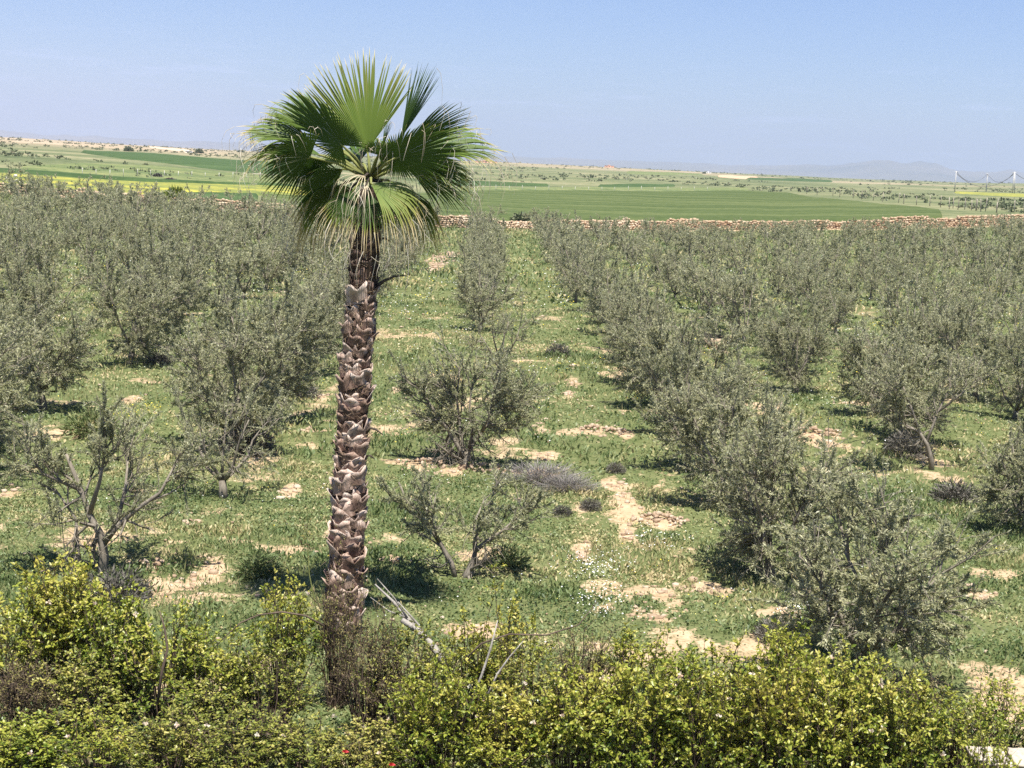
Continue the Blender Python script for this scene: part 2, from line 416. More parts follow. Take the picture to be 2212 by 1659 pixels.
def ground_material():
    m, n, l = new_mat('meadow_ground')
    g = n.new('ShaderNodeNewGeometry'); pos = g.outputs['Position']
    at = n.new('ShaderNodeAttribute'); at.attribute_name = 'var'
    fa = n.new('ShaderNodeAttribute'); fa.attribute_name = 'far'
    big = noise_n(n, l, pos, .25, 4); mid = noise_n(n, l, pos, 2.2, 5, .7); fine = noise_n(n, l, pos, 14, 5, .7)
    # litter and low growth under the leaves
    f = math_n(n, l, 'ADD', math_n(n, l, 'MULTIPLY', mid, .55), math_n(n, l, 'MULTIPLY', fine, .45))
    green = ramp(n, [(.34, (.060, .075, .026)), (.48, (.110, .130, .048)), (.60, (.165, .172, .075)), (.72, (.26, .20, .11))]); l.new(f, green.inputs['Fac'])
    dirt = ramp(n, [(.33, (.27, .185, .105)), (.5, (.42, .305, .185)), (.68, (.55, .425, .28))]); l.new(f, dirt.inputs['Fac'])
    sm = math_n(n, l, 'ADD', at.outputs['Fac'], math_n(n, l, 'MULTIPLY', math_n(n, l, 'SUBTRACT', mid, .5), 1.1))
    sm = math_n(n, l, 'ADD', sm, math_n(n, l, 'MULTIPLY', math_n(n, l, 'SUBTRACT', fine, .5), 1.7))
    sr = ramp(n, [(.36, (0, 0, 0)), (.74, (1, 1, 1))]); l.new(sm, sr.inputs['Fac'])
    mx1 = n.new('ShaderNodeMixRGB'); l.new(sr.outputs['Color'], mx1.inputs['Fac']); l.new(green.outputs['Color'], mx1.inputs['Color1']); l.new(dirt.outputs['Color'], mx1.inputs['Color2'])
    # open scrubland beyond the wall
    mpn = n.new('ShaderNodeMapping'); mpn.inputs['Scale'].default_value = (.012, .02, 0); l.new(pos, mpn.inputs['Vector'])
    fb = noise_n(n, l, mpn.outputs['Vector'], 1.0, 6, .62); ff = noise_n(n, l, pos, .35, 5, .75)
    fs = math_n(n, l, 'ADD', math_n(n, l, 'MULTIPLY', fb, .55), math_n(n, l, 'MULTIPLY', ff, .45))
    sc_ = ramp(n, [(.38, (.065, .085, .035)), (.47, (.125, .145, .065)), (.55, (.20, .20, .10)), (.64, (.36, .30, .19))]); l.new(fs, sc_.inputs['Fac'])
    dry = ramp(n, [(.36, (.16, .15, .085)), (.5, (.36, .28, .18)), (.64, (.50, .39, .28))]); l.new(fs, dry.inputs['Fac'])
    da = n.new('ShaderNodeAttribute'); da.attribute_name = 'dry'
    mxd = n.new('ShaderNodeMixRGB'); l.new(da.outputs['Fac'], mxd.inputs['Fac']); l.new(sc_.outputs['Color'], mxd.inputs['Color1']); l.new(dry.outputs['Color'], mxd.inputs['Color2'])
    mx2 = n.new('ShaderNodeMixRGB'); l.new(fa.outputs['Fac'], mx2.inputs['Fac']); l.new(mx1.outputs['Color'], mx2.inputs['Color1']); l.new(mxd.outputs['Color'], mx2.inputs['Color2'])
    p = n.new('ShaderNodeBsdfPrincipled'); l.new(mx2.outputs['Color'], p.inputs['Base Color']); p.inputs['Roughness'].default_value = .95; p.inputs['Specular IOR Level'].default_value = .1
    b = n.new('ShaderNodeBump'); b.inputs['Strength'].default_value = .9; b.inputs['Distance'].default_value = .05; l.new(f, b.inputs['Height']); l.new(b.outputs[0], p.inputs['Normal'])
    o = n.new('ShaderNodeOutputMaterial'); l.new(p.outputs[0], o.inputs['Surface'])
    return m
def build_ground():
    az = np.radians(np.concatenate([np.linspace(-180, -60, 25)[:-1], np.linspace(-60, -26, 35)[:-1], np.linspace(-26, 26, 261), np.linspace(26, 60, 35)[1:], np.linspace(60, 180, 25)[1:-1]]))
    d = np.concatenate([[.5, 3, 6], np.exp(np.linspace(math.log(9), math.log(200), 330)), np.exp(np.linspace(math.log(203), math.log(2600), 200)), np.exp(np.linspace(math.log(2700), math.log(17500), 22))])
    A, D = np.meshgrid(az, d)
    X, Y = D * np.sin(A), D * np.cos(A)
    Z = np.where(Y > 0, terrain(X, np.maximum(Y, 1e-3)), 0.0 + terrain(X, np.abs(Y)) * 0)
    v = np.stack([X, Y, Z], -1).reshape(-1, 3)
    nr, nc = len(d), len(az)
    i = np.arange(nr - 1)[:, None]; j = np.arange(nc)[None, :]; j2 = (j + 1) % nc
    a, b, c, e = (i * nc + j).ravel(), (i * nc + j2).ravel(), ((i + 1) * nc + j2).ravel(), ((i + 1) * nc + j).ravel()
    f = np.concatenate([np.stack([a, e, c], 1), np.stack([a, c, b], 1)])
    mb = MB(); s_ = soil(v[:, 0], v[:, 1]); mb.add(v, f, s_)
    # centre cap
    mb.add(np.concatenate([[[0, 0, 0.0]], v[:nc]]), [(0, 1 + k, 1 + (k + 1) % nc) for k in range(nc)][:], .2)
    me = mb.mesh('ground', ground_material(), True)
    vv = np.zeros(len(me.vertices) * 3, np.float32); me.vertices.foreach_get('co', vv); vv = vv.reshape(-1, 3)
    far = np.where(vv[:, 1] > 0, sstep(0.3, 3.0, vv[:, 1] - wall_y(vv[:, 0])), 0)
    at = me.attributes.new('far', 'FLOAT', 'POINT'); at.data.foreach_set('value', far.astype(np.float32))
    dd = np.hypot(vv[:, 0], vv[:, 1]); az_ = np.degrees(np.arctan2(vv[:, 0], np.maximum(vv[:, 1], 1)))
    dry = sstep(520, 900, dd) * sstep(-8, -12, az_) * .95 + sstep(500, 900, dd) * sstep(.56, .7, fbm(vv[:, 0] * .004, vv[:, 1] * .003, 3)) * .7
    at = me.attributes.new('dry', 'FLOAT', 'POINT'); at.data.foreach_set('value', np.clip(dry, 0, 1).astype(np.float32))
    return tag(obj('ground', me), kind='structure')
build_ground()

def band(name, far_px, near_px, mat, off=.3, n=60, m=8, wob=1.2):
    """a strip of crop between two edges, laid over the ground at crop height with its sides closed"""
    def edge(px):
        P = np.array([ground(x, y) for x, y in px]); t = np.linspace(0, 1, len(P)); tt = np.linspace(0, 1, n)
        return np.stack([np.interp(tt, t, P[:, 0]), np.interp(tt, t, P[:, 1])], 1)
    a, b = edge(near_px), edge(far_px)
    t = np.linspace(0, 1, m)[:, None, None]
    P = a[None] * (1 - t) + b[None] * t
    X, Y = P[..., 0], P[..., 1].copy()
    e = np.zeros_like(Y); e[0] = 1; e[-1] = 1
    Y += e * (fbm(X * .15, Y * .02, 3) - .5) * wob * np.hypot(X, Y) / 200
    Z = terrain(X, Y) + off + (fbm(X * .2, Y * .2, 2) - .5) * off * .4
    Z[0] -= off + .2; Z[-1] -= off + .2; Z[:, 0] -= off + .2; Z[:, -1] -= off + .2
    v = np.stack([X, Y, Z], -1).reshape(-1, 3)
    f = []
    for i in range(m - 1):
        for j in range(n - 1):
            q = i * n + j; f += [(q, q + 1, q + n + 1), (q, q + n + 1, q + n)]
    mb = MB(); mb.add(v, f); return tag(mb.build(name, mat, smooth=True), kind='structure')
band('wheat_field', [(560, 424), (680, 428), (820, 424), (1000, 414), (1200, 413), (1400, 415), (1600, 413), (1700, 417), (1760, 429), (1850, 437), (1960, 449), (2035, 458)],
     [(560, 452), (690, 464), (820, 472), (960, 478), (1100, 480), (1300, 482), (1450, 483), (1600, 483), (1700, 482), (1800, 481), (1950, 477), (2040, 474)], M['wheat'], .4, 120, 26)
band('wheat_strip', [(300, 413), (420, 413), (560, 419)], [(330, 436), (420, 444), (560, 456)], M['barley'], .32, 40, 8)
band('mustard_field', [(-60, 377), (0, 378), (97, 383), (194, 389), (322, 398), (480, 402), (613, 406), (690, 411)],
     [(-60, 401), (0, 406), (97, 411), (194, 418), (322, 423), (480, 421), (613, 425), (690, 428)], M['mustard'], .42, 90, 14)
band('barley_strip', [(-60, 365), (0, 368), (97, 374), (210, 383), (322, 392), (480, 398), (640, 404)],
     [(-60, 373), (0, 376), (97, 381), (210, 387), (322, 396), (480, 401), (640, 407)], M['barley'], .5, 70, 5, .5)
band('barley_field', [(174, 328), (260, 331), (320, 333), (430, 341), (548, 349), (680, 358)],
     [(174, 330), (260, 343), (320, 349), (430, 363), (548, 375), (680, 384)], M['barley'], .7, 60, 10, .5)
band('pasture_slope', [(40, 362), (180, 352), (330, 357), (470, 370), (650, 388)],
     [(40, 367), (180, 378), (330, 391), (470, 398), (650, 403)], M['pasture'], .3, 60, 8)
band('grass_strip', [(960, 404), (1100, 405), (1300, 405), (1480, 406), (1620, 406)],
     [(960, 413), (1100, 412), (1300, 412), (1480, 414), (1620, 412)], M['pasture'], .3, 60, 6)
band('far_barley', [(900, 389), (1000, 391), (1100, 396), (1190, 400)], [(900, 401), (1000, 402), (1100, 403), (1190, 403)], M['barley'], .5, 30, 5, .4)
band('far_barley', [(1290, 401), (1380, 398), (1460, 400)], [(1290, 405), (1380, 405), (1460, 404)], M['barley'], .5, 30, 4, .4)
band('far_barley', [(1610, 384), (1720, 386), (1800, 391)], [(1610, 388), (1720, 392), (1800, 394)], M['barley'], .7, 24, 4, .4)
band('far_barley', [(1350, 370), (1440, 371), (1520, 376)], [(1350, 376), (1440, 379), (1520, 379)], M['pasture'], .7, 24, 4, .4)
band('fallow_field', [(318, 316), (350, 318), (412, 325)], [(318, 317), (350, 324), (412, 332)], M['fallow'], .8, 24, 4, .2)
band('bare_bank', [(1550, 378), (1590, 379), (1640, 383)], [(1550, 383), (1590, 386), (1640, 388)], M['red_soil'], .8, 24, 4, .3)
band('mustard_strip', [(2060, 414), (2130, 416), (2240, 419)], [(2060, 418), (2130, 423), (2240, 428)], M['mustard'], .4, 24, 4, .5)

# far hills beyond the plain
def build_hills():
    az = np.radians(np.linspace(-34, 34, 420)); d = np.linspace(9800, 16000, 44)
    A, D = np.meshgrid(az, d)
    pxs = CX + np.tan(A) * FPX
    prof = np.interp(pxs, [-1200, 0, 300, 600, 900, 1100, 1300, 1500, 1640, 1760, 1830, 1890, 1940, 1985, 2030, 2090, 2150, 2212, 2500, 3400],
                     [15, 15, 14, 12, 12, 10, 11, 11, 13, 19, 28, 33, 32, 33, 22, 19, 26, 20, 24, 14])
    prof = prof * (.82 + .5 * (fbm(pxs * .022, pxs * 0 + 4.4, 4) - .3))
    X, Y = D * np.sin(A), D * np.cos(A)
    rid = 1 - np.abs(2 * fbm(X * .0011, Y * .0008, 5) - 1)
    fall = np.sin(np.clip((D - 9800) / 6200, 0, 1) * math.pi) ** .8
    H = CAM_H + prof * 13200 / FPX * (0.30 + .80 * rid) * (.9 + .25 * vnoise(X * .004, Y * .003))
    Z = -22 + (H + 22) * fall
    v = np.stack([X, Y, Z], -1).reshape(-1, 3); nr, nc = A.shape
    i = np.arange(nr - 1)[:, None]; j = np.arange(nc - 1)[None, :]; q = (i * nc + j).ravel()
    f = np.concatenate([np.stack([q, q + 1, q + nc + 1], 1), np.stack([q, q + nc + 1, q + nc], 1)])
    mb = MB(); mb.add(v, f); tag(mb.build('hills', M['hills'], smooth=True), kind='structure')
build_hills()

# the air
def build_haze():
    x0, x1, y0, y1, z0, z1 = -17600, 17600, -17600, 17600, -30, 420
    v = [(x, y, z) for z in (z0, z1) for y in (y0, y1) for x in (x0, x1)]
    q = [(0, 2, 3, 1), (4, 5, 7, 6), (0, 1, 5, 4), (2, 6, 7, 3), (0, 4, 6, 2), (1, 3, 7, 5)]
    me = bpy.data.meshes.new('haze'); me.from_pydata(v, [], q); me.update()
    m, n, l = new_mat('haze')
    pv = n.new('ShaderNodeVolumePrincipled')
    pv.inputs['Color'].default_value = (.465, .545, .72, 1)
    pv.inputs['Density'].default_value = 1.25e-4
    pv.inputs['Anisotropy'].default_value = 0.0
    o = n.new('ShaderNodeOutputMaterial'); l.new(pv.outputs[0], o.inputs['Volume'])
    me.materials.append(m); tag(obj('haze', me), kind='stuff')
build_haze()

# ------------------------------------------------------------------ dry stone wall at the end of the orchard
WALL_H, WALL_T = 1.2, .55
def build_wall():
    seg = np.hypot(*np.diff(WALL, axis=0).T); s = np.concatenate([[0], np.cumsum(seg)])
    def at(t): return np.array([np.interp(t, s, _wx), np.interp(t, s, _wy)])
    root = thing('stone_wall', 'long dry stone wall of reddish boulders closing the far end of the orchard', 'wall', (*at(s[-1] / 2), 0))
    bx, by, bz = root.location
    core = MB(); N = 240; tt = np.linspace(0, s[-1], N)
    P = np.array([at(t) for t in tt]); T = unit(np.gradient(P, axis=0)); Nn = np.stack([-T[:, 1], T[:, 0]], 1)
    zb = terrain(P[:, 0], P[:, 1])
    w = WALL_T * .36
    rows = [np.column_stack([P - Nn * w, zb - .3]), np.column_stack([P - Nn * w * .8, zb + WALL_H - .42]), np.column_stack([P + Nn * w * .8, zb + WALL_H - .42]), np.column_stack([P + Nn * w, zb - .3])]
    v = np.stack(rows, 1).reshape(-1, 3) - np.array([bx, by, bz]); f = []
    for i in range(N - 1):
        for k in range(3): q = i * 4 + k; f += [(q, q + 4, q + 5), (q, q + 5, q + 1)]
    core.add(v, f); core.build('rubble_core', M['wall_core'], root)
    kinds = []
    for k in range(8):
        mb = MB(); rock(mb, (0, 0, 0), (.5, .5, .5), 100 + k); kinds.append(mb.mesh('stone', M['wall_stone']))
    # courses, both faces
    spots = []
    for face in (-1, 1):
        for c in range(6):
            t = rnd.random() * .3
            hgt = WALL_H / 6
            while t < s[-1]:
                L = rnd.uniform(.24, .52)
                p = at(t + L / 2)
                low_ = float(fbm(p[0] * .16 + 5, 3.3, 3))
                if (c == 5 and low_ < .50) or (c == 4 and low_ < .36): t += L * .93; continue
                if -75 < p[0] < 95:
                    spots.append((face, c, t + L / 2, L, hgt))
                t += L * .93
    stuff = MB()
    def place(spot):
        face, c, t, L, hgt = spot
        p = at(t); d = unit(at(t + .5) - at(t - .5)); nn = np.array([-d[1], d[0]])
        lean = WALL_T * .33 * (1 - .06 * c)
        q = p + nn * face * lean * (1 if c < 5 else .45)
        z = tz(*p) + (c + .5) * hgt + (rnd.uniform(-.04, .14) if c == 5 else rnd.gauss(0, .045))
        return np.array([q[0], q[1], z]), math.atan2(d[1], d[0]) + rnd.uniform(-.35, .35), (L * 1.12, rnd.uniform(.3, .42), hgt * rnd.uniform(.9, 1.7))
    fronts = [sp for sp in spots if sp[0] == -1]
    # the pieces the photograph shows largest: the camera face, nearest stretch of the wall not hidden by the rows
    fronts.sort(key=lambda sp: abs(at(sp[2])[0] - 4.0) - sp[1] * .7)
    single = set(map(id, fronts[:300]))
    for sp in spots:
        pos, ang, sc_ = place(sp)
        if id(sp) in single:
            o = obj('stone', rnd.choice(kinds), root)
            o.location = pos - np.array([bx, by, bz]); o.rotation_euler = (rnd.uniform(-.2, .2), rnd.uniform(-.35, .35), ang); o.scale = np.array(sc_) * 1.6
        else:
            mb = MB(); rock(mb, (0, 0, 0), np.array(sc_) * .8, rnd.randrange(10 ** 6), rnd.random())
            v = mb.v[0]; ca, sa = math.cos(ang), math.sin(ang)
            v = np.stack([v[:, 0] * ca - v[:, 1] * sa, v[:, 0] * sa + v[:, 1] * ca, v[:, 2]], 1) + pos - np.array([bx, by, bz])
            stuff.add(v, mb.f[0], mb.a[0])
    tag(stuff.build('stonework', M['wall_stone'], root), kind='stuff')
build_wall()

# ------------------------------------------------------------------ olive trees
def interp_poly(P, t):
    P = np.asarray(P, float); k = np.linspace(0, 1, len(P))
    return np.array([np.interp(t, k, P[:, c]) for c in range(3)])
def make_olive(seed, H=2.9, W=3.0, nleaf=15000, ll=.07, lw=.018, limbs=None, nb=8, nt=8, twl=.5, tsides=3, zmin=.3, upw=.32):
    r_ = np.random.RandomState(seed)
    wood = MB(); crown = MB()
    h0 = r_.uniform(.35, .6)
    if limbs is None:
        n = r_.randint(4, 6); az0 = r_.rand() * 6.28; limbs = []
        lean = r_.normal(0, .08, 2)
        tr = [(0, 0, -.1), (lean[0] * .5, lean[1] * .5, h0 * .5), (lean[0], lean[1], h0)]
        tube(wood, tr, [.12, .095, .085], 7)
        for k in range(n):
            a = az0 + k * 6.283 / n + r_.normal(0, .25); out = W * .5 * r_.uniform(.5, .8); top = H * r_.uniform(.62, .85)
            P = [(lean[0], lean[1], h0 - .03)]
            for t in (.25, .5, .75, 1):
                P.append((lean[0] + math.cos(a) * out * t ** .8 + r_.normal(0, .05), lean[1] + math.sin(a) * out * t ** .8 + r_.normal(0, .05), h0 + (top - h0) * t ** 1.15))
            limbs.append((P, .05))
        P = [(lean[0], lean[1], h0 - .03), (lean[0] * 1.5, lean[1], h0 + .5 * (H - h0) * .6), (lean[0] + r_.normal(0, .2), lean[1] + r_.normal(0, .2), H * .85)]
        limbs.append((P, .042))
    twigs = []
    cz = np.array([0, 0, H * .45])
    for P, r0 in limbs:
        P = np.asarray(P, float)
        tube(wood, P, np.linspace(r0, r0 * .28, len(P)), 5)
        L = np.linalg.norm(np.diff(P, axis=0), axis=1).sum()
        for b in range(nb):
            t = r_.uniform(.22, 1.0); p0 = interp_poly(P, t)
            out = unit(p0 - cz) * 1.0 + np.array([0, 0, upw]) + r_.normal(0, .6, 3)
            d = unit(out); bl = r_.uniform(.45, .95) * W / 3.0
            p1 = p0 + d * bl * .5 + r_.normal(0, .04, 3); p2 = p0 + d * bl + np.array([0, 0, r_.uniform(-.05, .18)]) + r_.normal(0, .06, 3)
            B = np.array([p0, p1, p2]); tube(wood, B, [r0 * .34, r0 * .24, r0 * .1], 4, cap=False)
            for q in range(nt):
                tq = r_.uniform(.15, 1.0); q0 = interp_poly(B, tq)
                td = unit(d * .7 + np.array([0, 0, .5]) + r_.normal(0, .65, 3)); tl = twl * r_.uniform(.6, 1.3)
                q1 = q0 + td * tl * .5; q2 = q1 + unit(td + np.array([0, 0, r_.uniform(-.7, .35)])) * tl * .5
                twigs.append(np.array([q0, q1, q2]))
    T = np.array(twigs)
    for tw in T: tube(wood, tw, [.008, .006, .003], tsides, cap=False)
    n = len(T); pw = r_.rand(n) ** 1.6 + .08; k = r_.choice(n, nleaf, p=pw / pw.sum()); t = np.sqrt(r_.rand(nleaf)) if True else r_.rand(nleaf)
    a, b, c = T[k, 0], T[k, 1], T[k, 2]
    tt = (t * 2)[:, None]; pos = np.where(tt < 1, a + (b - a) * tt, b + (c - b) * (tt - 1))
    dr = unit(c - a) * .75 + r_.normal(0, .55, (nleaf, 3)); nrm = r_.normal(0, .7, (nleaf, 3)) + np.array([0, 0, .8])
    var = np.clip(r_.normal(.45, .2, nleaf) + np.repeat(0, nleaf) + (r_.rand(n)[k] - .5) * .5, 0, 1)
    keep = pos[:, 2] > zmin + r_.uniform(0, .3, nleaf)
    leaves(crown, pos[keep], dr[keep], nrm[keep], (ll * r_.uniform(.65, 1.25, nleaf))[keep], (lw * r_.uniform(.7, 1.2, nleaf))[keep], var[keep])
    return wood.mesh('trunk', M['olive_bark'], True), crown.mesh('crown', M['olive_leaf'])
NEAR = [make_olive(20 + k, H=rnd.uniform(2.7, 3.1), W=rnd.uniform(2.9, 3.4), nleaf=38000, nb=14, nt=9, ll=.078, lw=.022) for k in range(5)]
MIDS = [make_olive(40 + k, H=rnd.uniform(2.6, 3.1), W=rnd.uniform(2.9, 3.4), nleaf=9000, ll=.115, lw=.036, nb=8, nt=6) for k in range(6)]
FARS = [make_olive(60 + k, H=rnd.uniform(2.7, 3.1), W=rnd.uniform(3.0, 3.5), nleaf=3200, ll=.18, lw=.06, nb=6, nt=5) for k in range(5)]
SPARSE = [make_olive(80 + k, H=2.4, W=2.5, nleaf=9000, nb=6, nt=6) for k in range(2)]
# trees with a figure of their own
V_TREE = make_olive(90, H=2.1, W=2.0, nleaf=17000, ll=.075, lw=.021, zmin=.6, upw=.55, nb=8, nt=7, twl=.42, limbs=[
    ([(-.12, 0, -.05), (-.2, .02, .25), (-.42, .05, .6), (-.62, 0, .9), (-.95, .1, 1.15), (-1.15, .1, 1.6)], .055),
    ([(-.42, .05, .6), (-.55, -.2, 1.0), (-.5, -.3, 1.5)], .035),
    ([(.02, 0, -.05), (.1, 0, .12), (.16, 0, .3), (.2, 0, .56)], .095),
    ([(.2, 0, .5), (.38, .05, .66), (.62, .1, .82), (.95, .1, 1.15)], .045),
    ([(.2, 0, .5), (.15, .25, .9), (.3, .4, 1.3)], .035)])
A_TREE = make_olive(91, H=2.9, W=2.7, nleaf=42000, nb=14, nt=10, ll=.078, lw=.023, zmin=.7, upw=.45, limbs=[
    ([(0, 0, -.1), (0, 0, .15), (.08, 0, .42)], .12),
    ([(.0, 0, .2), (-.18, 0, .5), (-.42, .05, .85), (-.75, .1, 1.25), (-1.1, .1, 1.8)], .065),
    ([(-.1, 0, .35), (-.15, .1, .9), (-.25, .1, 1.6), (-.2, .1, 2.3)], .05),
    ([(.08, 0, .4), (.15, -.05, .8), (.05, 0, 1.3), (.1, 0, 2.0)], .05),
    ([(.08, 0, .4), (.3, 0, .75), (.6, .1, 1.15), (1.1, .15, 1.5)], .055),
    ([(.3, 0, .75), (.5, -.4, 1.2), (.6, -.6, 1.8)], .04), ([(-.18, 0, .5), (-.4, .5, 1.1), (-.5, .8, 1.7)], .04)])
BENT = make_olive(92, H=2.7, W=2.8, zmin=1.0, upw=.5, nleaf=19000, nb=8, nt=8, limbs=[
    ([(0, 0, -.1), (-.05, 0, .3), (-.18, 0, .65), (-.4, 0, .95), (-.75, 0, 1.12), (-1.1, 0, 1.15)], .085),
    ([(-.4, 0, .95), (-.6, .1, 1.5), (-.9, .2, 2.2)], .05), ([(-.75, 0, 1.12), (-1.2, .1, 1.6), (-1.6, .2, 2.2)], .04),
    ([(-.75, 0, 1.12), (-1.0, -.3, 1.7), (-1.0, -.5, 2.2)], .04), ([(-.2, 0, .7), (.1, .3, 1.4), (.4, .4, 2.1)], .045), ([(.1, .3, 1.4), (.6, .2, 1.9), (1.0, .2, 2.3)], .035)])
TWIN = make_olive(93, H=2.7, W=3.0, zmin=.8, nleaf=26000, nb=8, nt=8, limbs=[
    ([(0, 0, -.1), (.05, 0, .3), (0, 0, .65), (-.2, 0, 1.0), (-.35, .05, 1.4), (-.6, .05, 2.0)], .10),
    ([(.02, 0, .5), (.25, 0, .8), (.55, .05, 1.1), (.95, .1, 1.4), (1.2, .1, 1.9)], .065),
    ([(-.35, 0, -.05), (-.42, .1, .4), (-.45, .1, .9), (-.8, .1, 1.4)], .05), ([(-.2, 0, 1.0), (0, -.1, 1.6), (.1, -.1, 2.2)], .05),
    ([(.25, 0, .8), (.3, .4, 1.4), (.3, .6, 2.0)], .045), ([(-.35, .05, 1.4), (-.9, -.2, 1.7), (-1.2, -.2, 2.1)], .04)])

ROW_DIR = R(-1.31)
def grid(i, k):
    lat = 5.55 * i + (.0 if i else .15); alo = 25.7 + 4.72 * k
    return lat * math.cos(ROW_DIR) + alo * math.sin(ROW_DIR), -lat * math.sin(ROW_DIR) + alo * math.cos(ROW_DIR)
ORD = ['', 'first', 'second', 'third', 'fourth', 'fifth', 'sixth', 'seventh', 'eighth', 'ninth', 'tenth', 'eleventh', 'twelfth', 'thirteenth', 'fourteenth', 'fifteenth', 'sixteenth', 'seventeenth', 'eighteenth', 'nineteenth', 'twentieth']
def row_words(i):
    if i == 0: return 'the central row'
    return f"the {ORD[abs(i)]} row {'right' if i > 0 else 'left'} of the central row"
cands = []
MISSING = {(0, 1), (0, 3), (0, 4), (0, 6), (0, 7), (0, -1), (-1, -1), (2, -1), (-2, 4), (-2, 9)}
for i in range(-13, 14):
    for k in range(-1, 48):
        if (i, k) in MISSING: continue
        x, y = grid(i, k)
        x += rnd.gauss(0, .3); y += rnd.gauss(0, .35)
        if y > wall_y(x) - 3.2 - rnd.random() * 2: continue
        if abs(x) > .342 * y + 2.4: continue
        gap = wall_y(x) - y
        if x > 7 and gap < 16 and rnd.random() < .45: continue
        if rnd.random() < ((.05 if i < 2 else .15) if y < 120 else .16) and (i, k) not in ((1, -1), (1, 0), (1, 1), (1, 2), (2, 1)) and y > 45: continue
        cands.append((math.hypot(x, y), i, k, x, y))
cands.sort()
rank = {}; total = {}
for c_ in cands: total[c_[1]] = total.get(c_[1], 0) + 1
def plant_olive(i, k, x, y, pair, label, group, sc=1.0, rz=None, lab_only=True):
    t = thing('olive_tree', label, 'olive tree', (x, y, tz(x, y) - .03), rnd.random() * 6.28 if rz is None else rz, group, sc)
    obj('trunk', pair[0], t); obj('crown', pair[1], t)
    return t
SPECIAL = {(0, 0): (V_TREE, 'small sparse olive tree with two leaning stems forming a V', 1.0, 0),
           (0, 2): (A_TREE, 'rounded olive tree on a short forked trunk, alone beside the stony bare patch', 1.0, 0),
           (2, 2): (BENT, 'olive tree with a bare bent trunk arching over to the left', 1.0, 0),
           (-1, 0): (TWIN, 'open olive tree with dark twisted double trunk behind the yellow-green shrub', 1.0, 0),
           (0, 5): (SPARSE[0], 'thin half bare young olive tree just behind the rounded one', .95, 1.0),
           (-1, 1): (SPARSE[1], 'sparse leaning olive tree with grey bare branches left of the palm', .9, 2.0)}
grove = MB(); grove_w = MB()
n_ind = 0
for dist, i, k, x, y in cands:
    big = ((.96 if i == 1 else .96 if i < 0 else .83) + rnd.gauss(0, .09)) * float(np.interp(y, [60, 110, 165], [1, .92, .78])) * (float(np.interp(wall_y(x) - y, [3, 34], [.58, 1.0])) if x > 6 else 1)
    sc_ = (big * rnd.uniform(.92, 1.08), big * rnd.uniform(.92, 1.08), big * rnd.uniform(.92, 1.1))
    rank[i] = rank.get(i, 0) + 1
    if (i, k) in SPECIAL:
        pair, lab, s0, rz = SPECIAL[(i, k)]
        if (i, k) in ((0, 0), (0, 2), (-1, 0), (2, 2)): x, y = {(0, 0): ground(1000, 1246), (0, 2): ground(1004, 1006), (-1, 0): ground(218, 1236), (2, 2): ground(2014, 1015)}[(i, k)]
        plant_olive(i, k, x, y, pair, lab, 'olive trees in the orchard', s0, rz); n_ind += 1; continue
    if n_ind < 296:
        if dist < 58: pair = rnd.choice(NEAR)
        elif dist < 105: pair = rnd.choice(MIDS)
        else: pair = rnd.choice(FARS)
        nth = rank[i]; back = total[i] - nth + 1
        where = (f"{ORD[nth]} from the near end" if nth > 1 else "at the near end") if nth <= back else (f"{ORD[back]} from the wall" if back > 1 else "next to the wall")
        lab = f"olive tree in {row_words(i)}, {where}"
        grp = 'olive trees in the orchard'
        plant_olive(i, k, x, y, pair, lab, grp, sc_); n_ind += 1
    else:
        pair = rnd.choice(FARS); a = rnd.random() * 6.28
        for me, mbx in ((pair[1], grove),):
            v = np.zeros(len(me.vertices) * 3, np.float32); me.vertices.foreach_get('co', v); v = v.reshape(-1, 3) * np.array(sc_)
            v = np.stack([v[:, 0] * math.cos(a) - v[:, 1] * math.sin(a), v[:, 0] * math.sin(a) + v[:, 1] * math.cos(a), v[:, 2]], 1) + np.array([x, y, tz(x, y)])
            f = np.zeros(len(me.loops), np.int32); me.loops.foreach_get('vertex_index', f)
            va = np.zeros(len(me.vertices), np.float32); me.attributes['var'].data.foreach_get('value', va)
            mbx.add(v, f.reshape(-1, 3), va + rnd.uniform(-.12, .12))
print('olives', len(cands), 'individual', n_ind)
if grove.n:
    tag(grove.build('olive_grove', M['olive_leaf']), kind='stuff')

# ------------------------------------------------------------------ the fan palm
def frond_material():
    m, n, l = new_mat('palm_blade')
    at = n.new('ShaderNodeAttribute'); at.attribute_name = 'var'
    oi = n.new('ShaderNodeObjectInfo')
    f = math_n(n, l, 'ADD', at.outputs['Fac'], math_n(n, l, 'MULTIPLY', math_n(n, l, 'SUBTRACT', oi.outputs['Random'], .5), .1))
    r_ = ramp(n, [(0, (.030, .066, .010)), (.3, (.058, .108, .016)), (.66, (.150, .215, .034)), (.82, (.34, .31, .09)), (.93, (.56, .45, .25)), (1, (.62, .54, .37))]); l.new(f, r_.inputs['Fac'])
    p = n.new('ShaderNodeBsdfPrincipled'); l.new(r_.outputs['Color'], p.inputs['Base Color']); p.inputs['Roughness'].default_value = .5; p.inputs['Specular IOR Level'].default_value = .3
    t = n.new('ShaderNodeBsdfTranslucent'); l.new(r_.outputs['Color'], t.inputs['Color'])
    ms = n.new('ShaderNodeMixShader'); ms.inputs['Fac'].default_value = .2
    o = n.new('ShaderNodeOutputMaterial'); l.new(p.outputs[0], ms.inputs[1]); l.new(t.outputs[0], ms.inputs[2]); l.new(ms.outputs[0], o.inputs['Surface'])
    return m
M['frond'] = frond_material()
M['petiole'] = solid_mat('petiole', [(.3, (.15, .17, .05)), (.7, (.26, .26, .09))], scale=5, bump=0)
PX_M = 22.0 / FPX
PB = at_dist(742, 1400, 22.0); PALM = np.array([PB[0], 22.0, tz(PB[0], 22.0)])
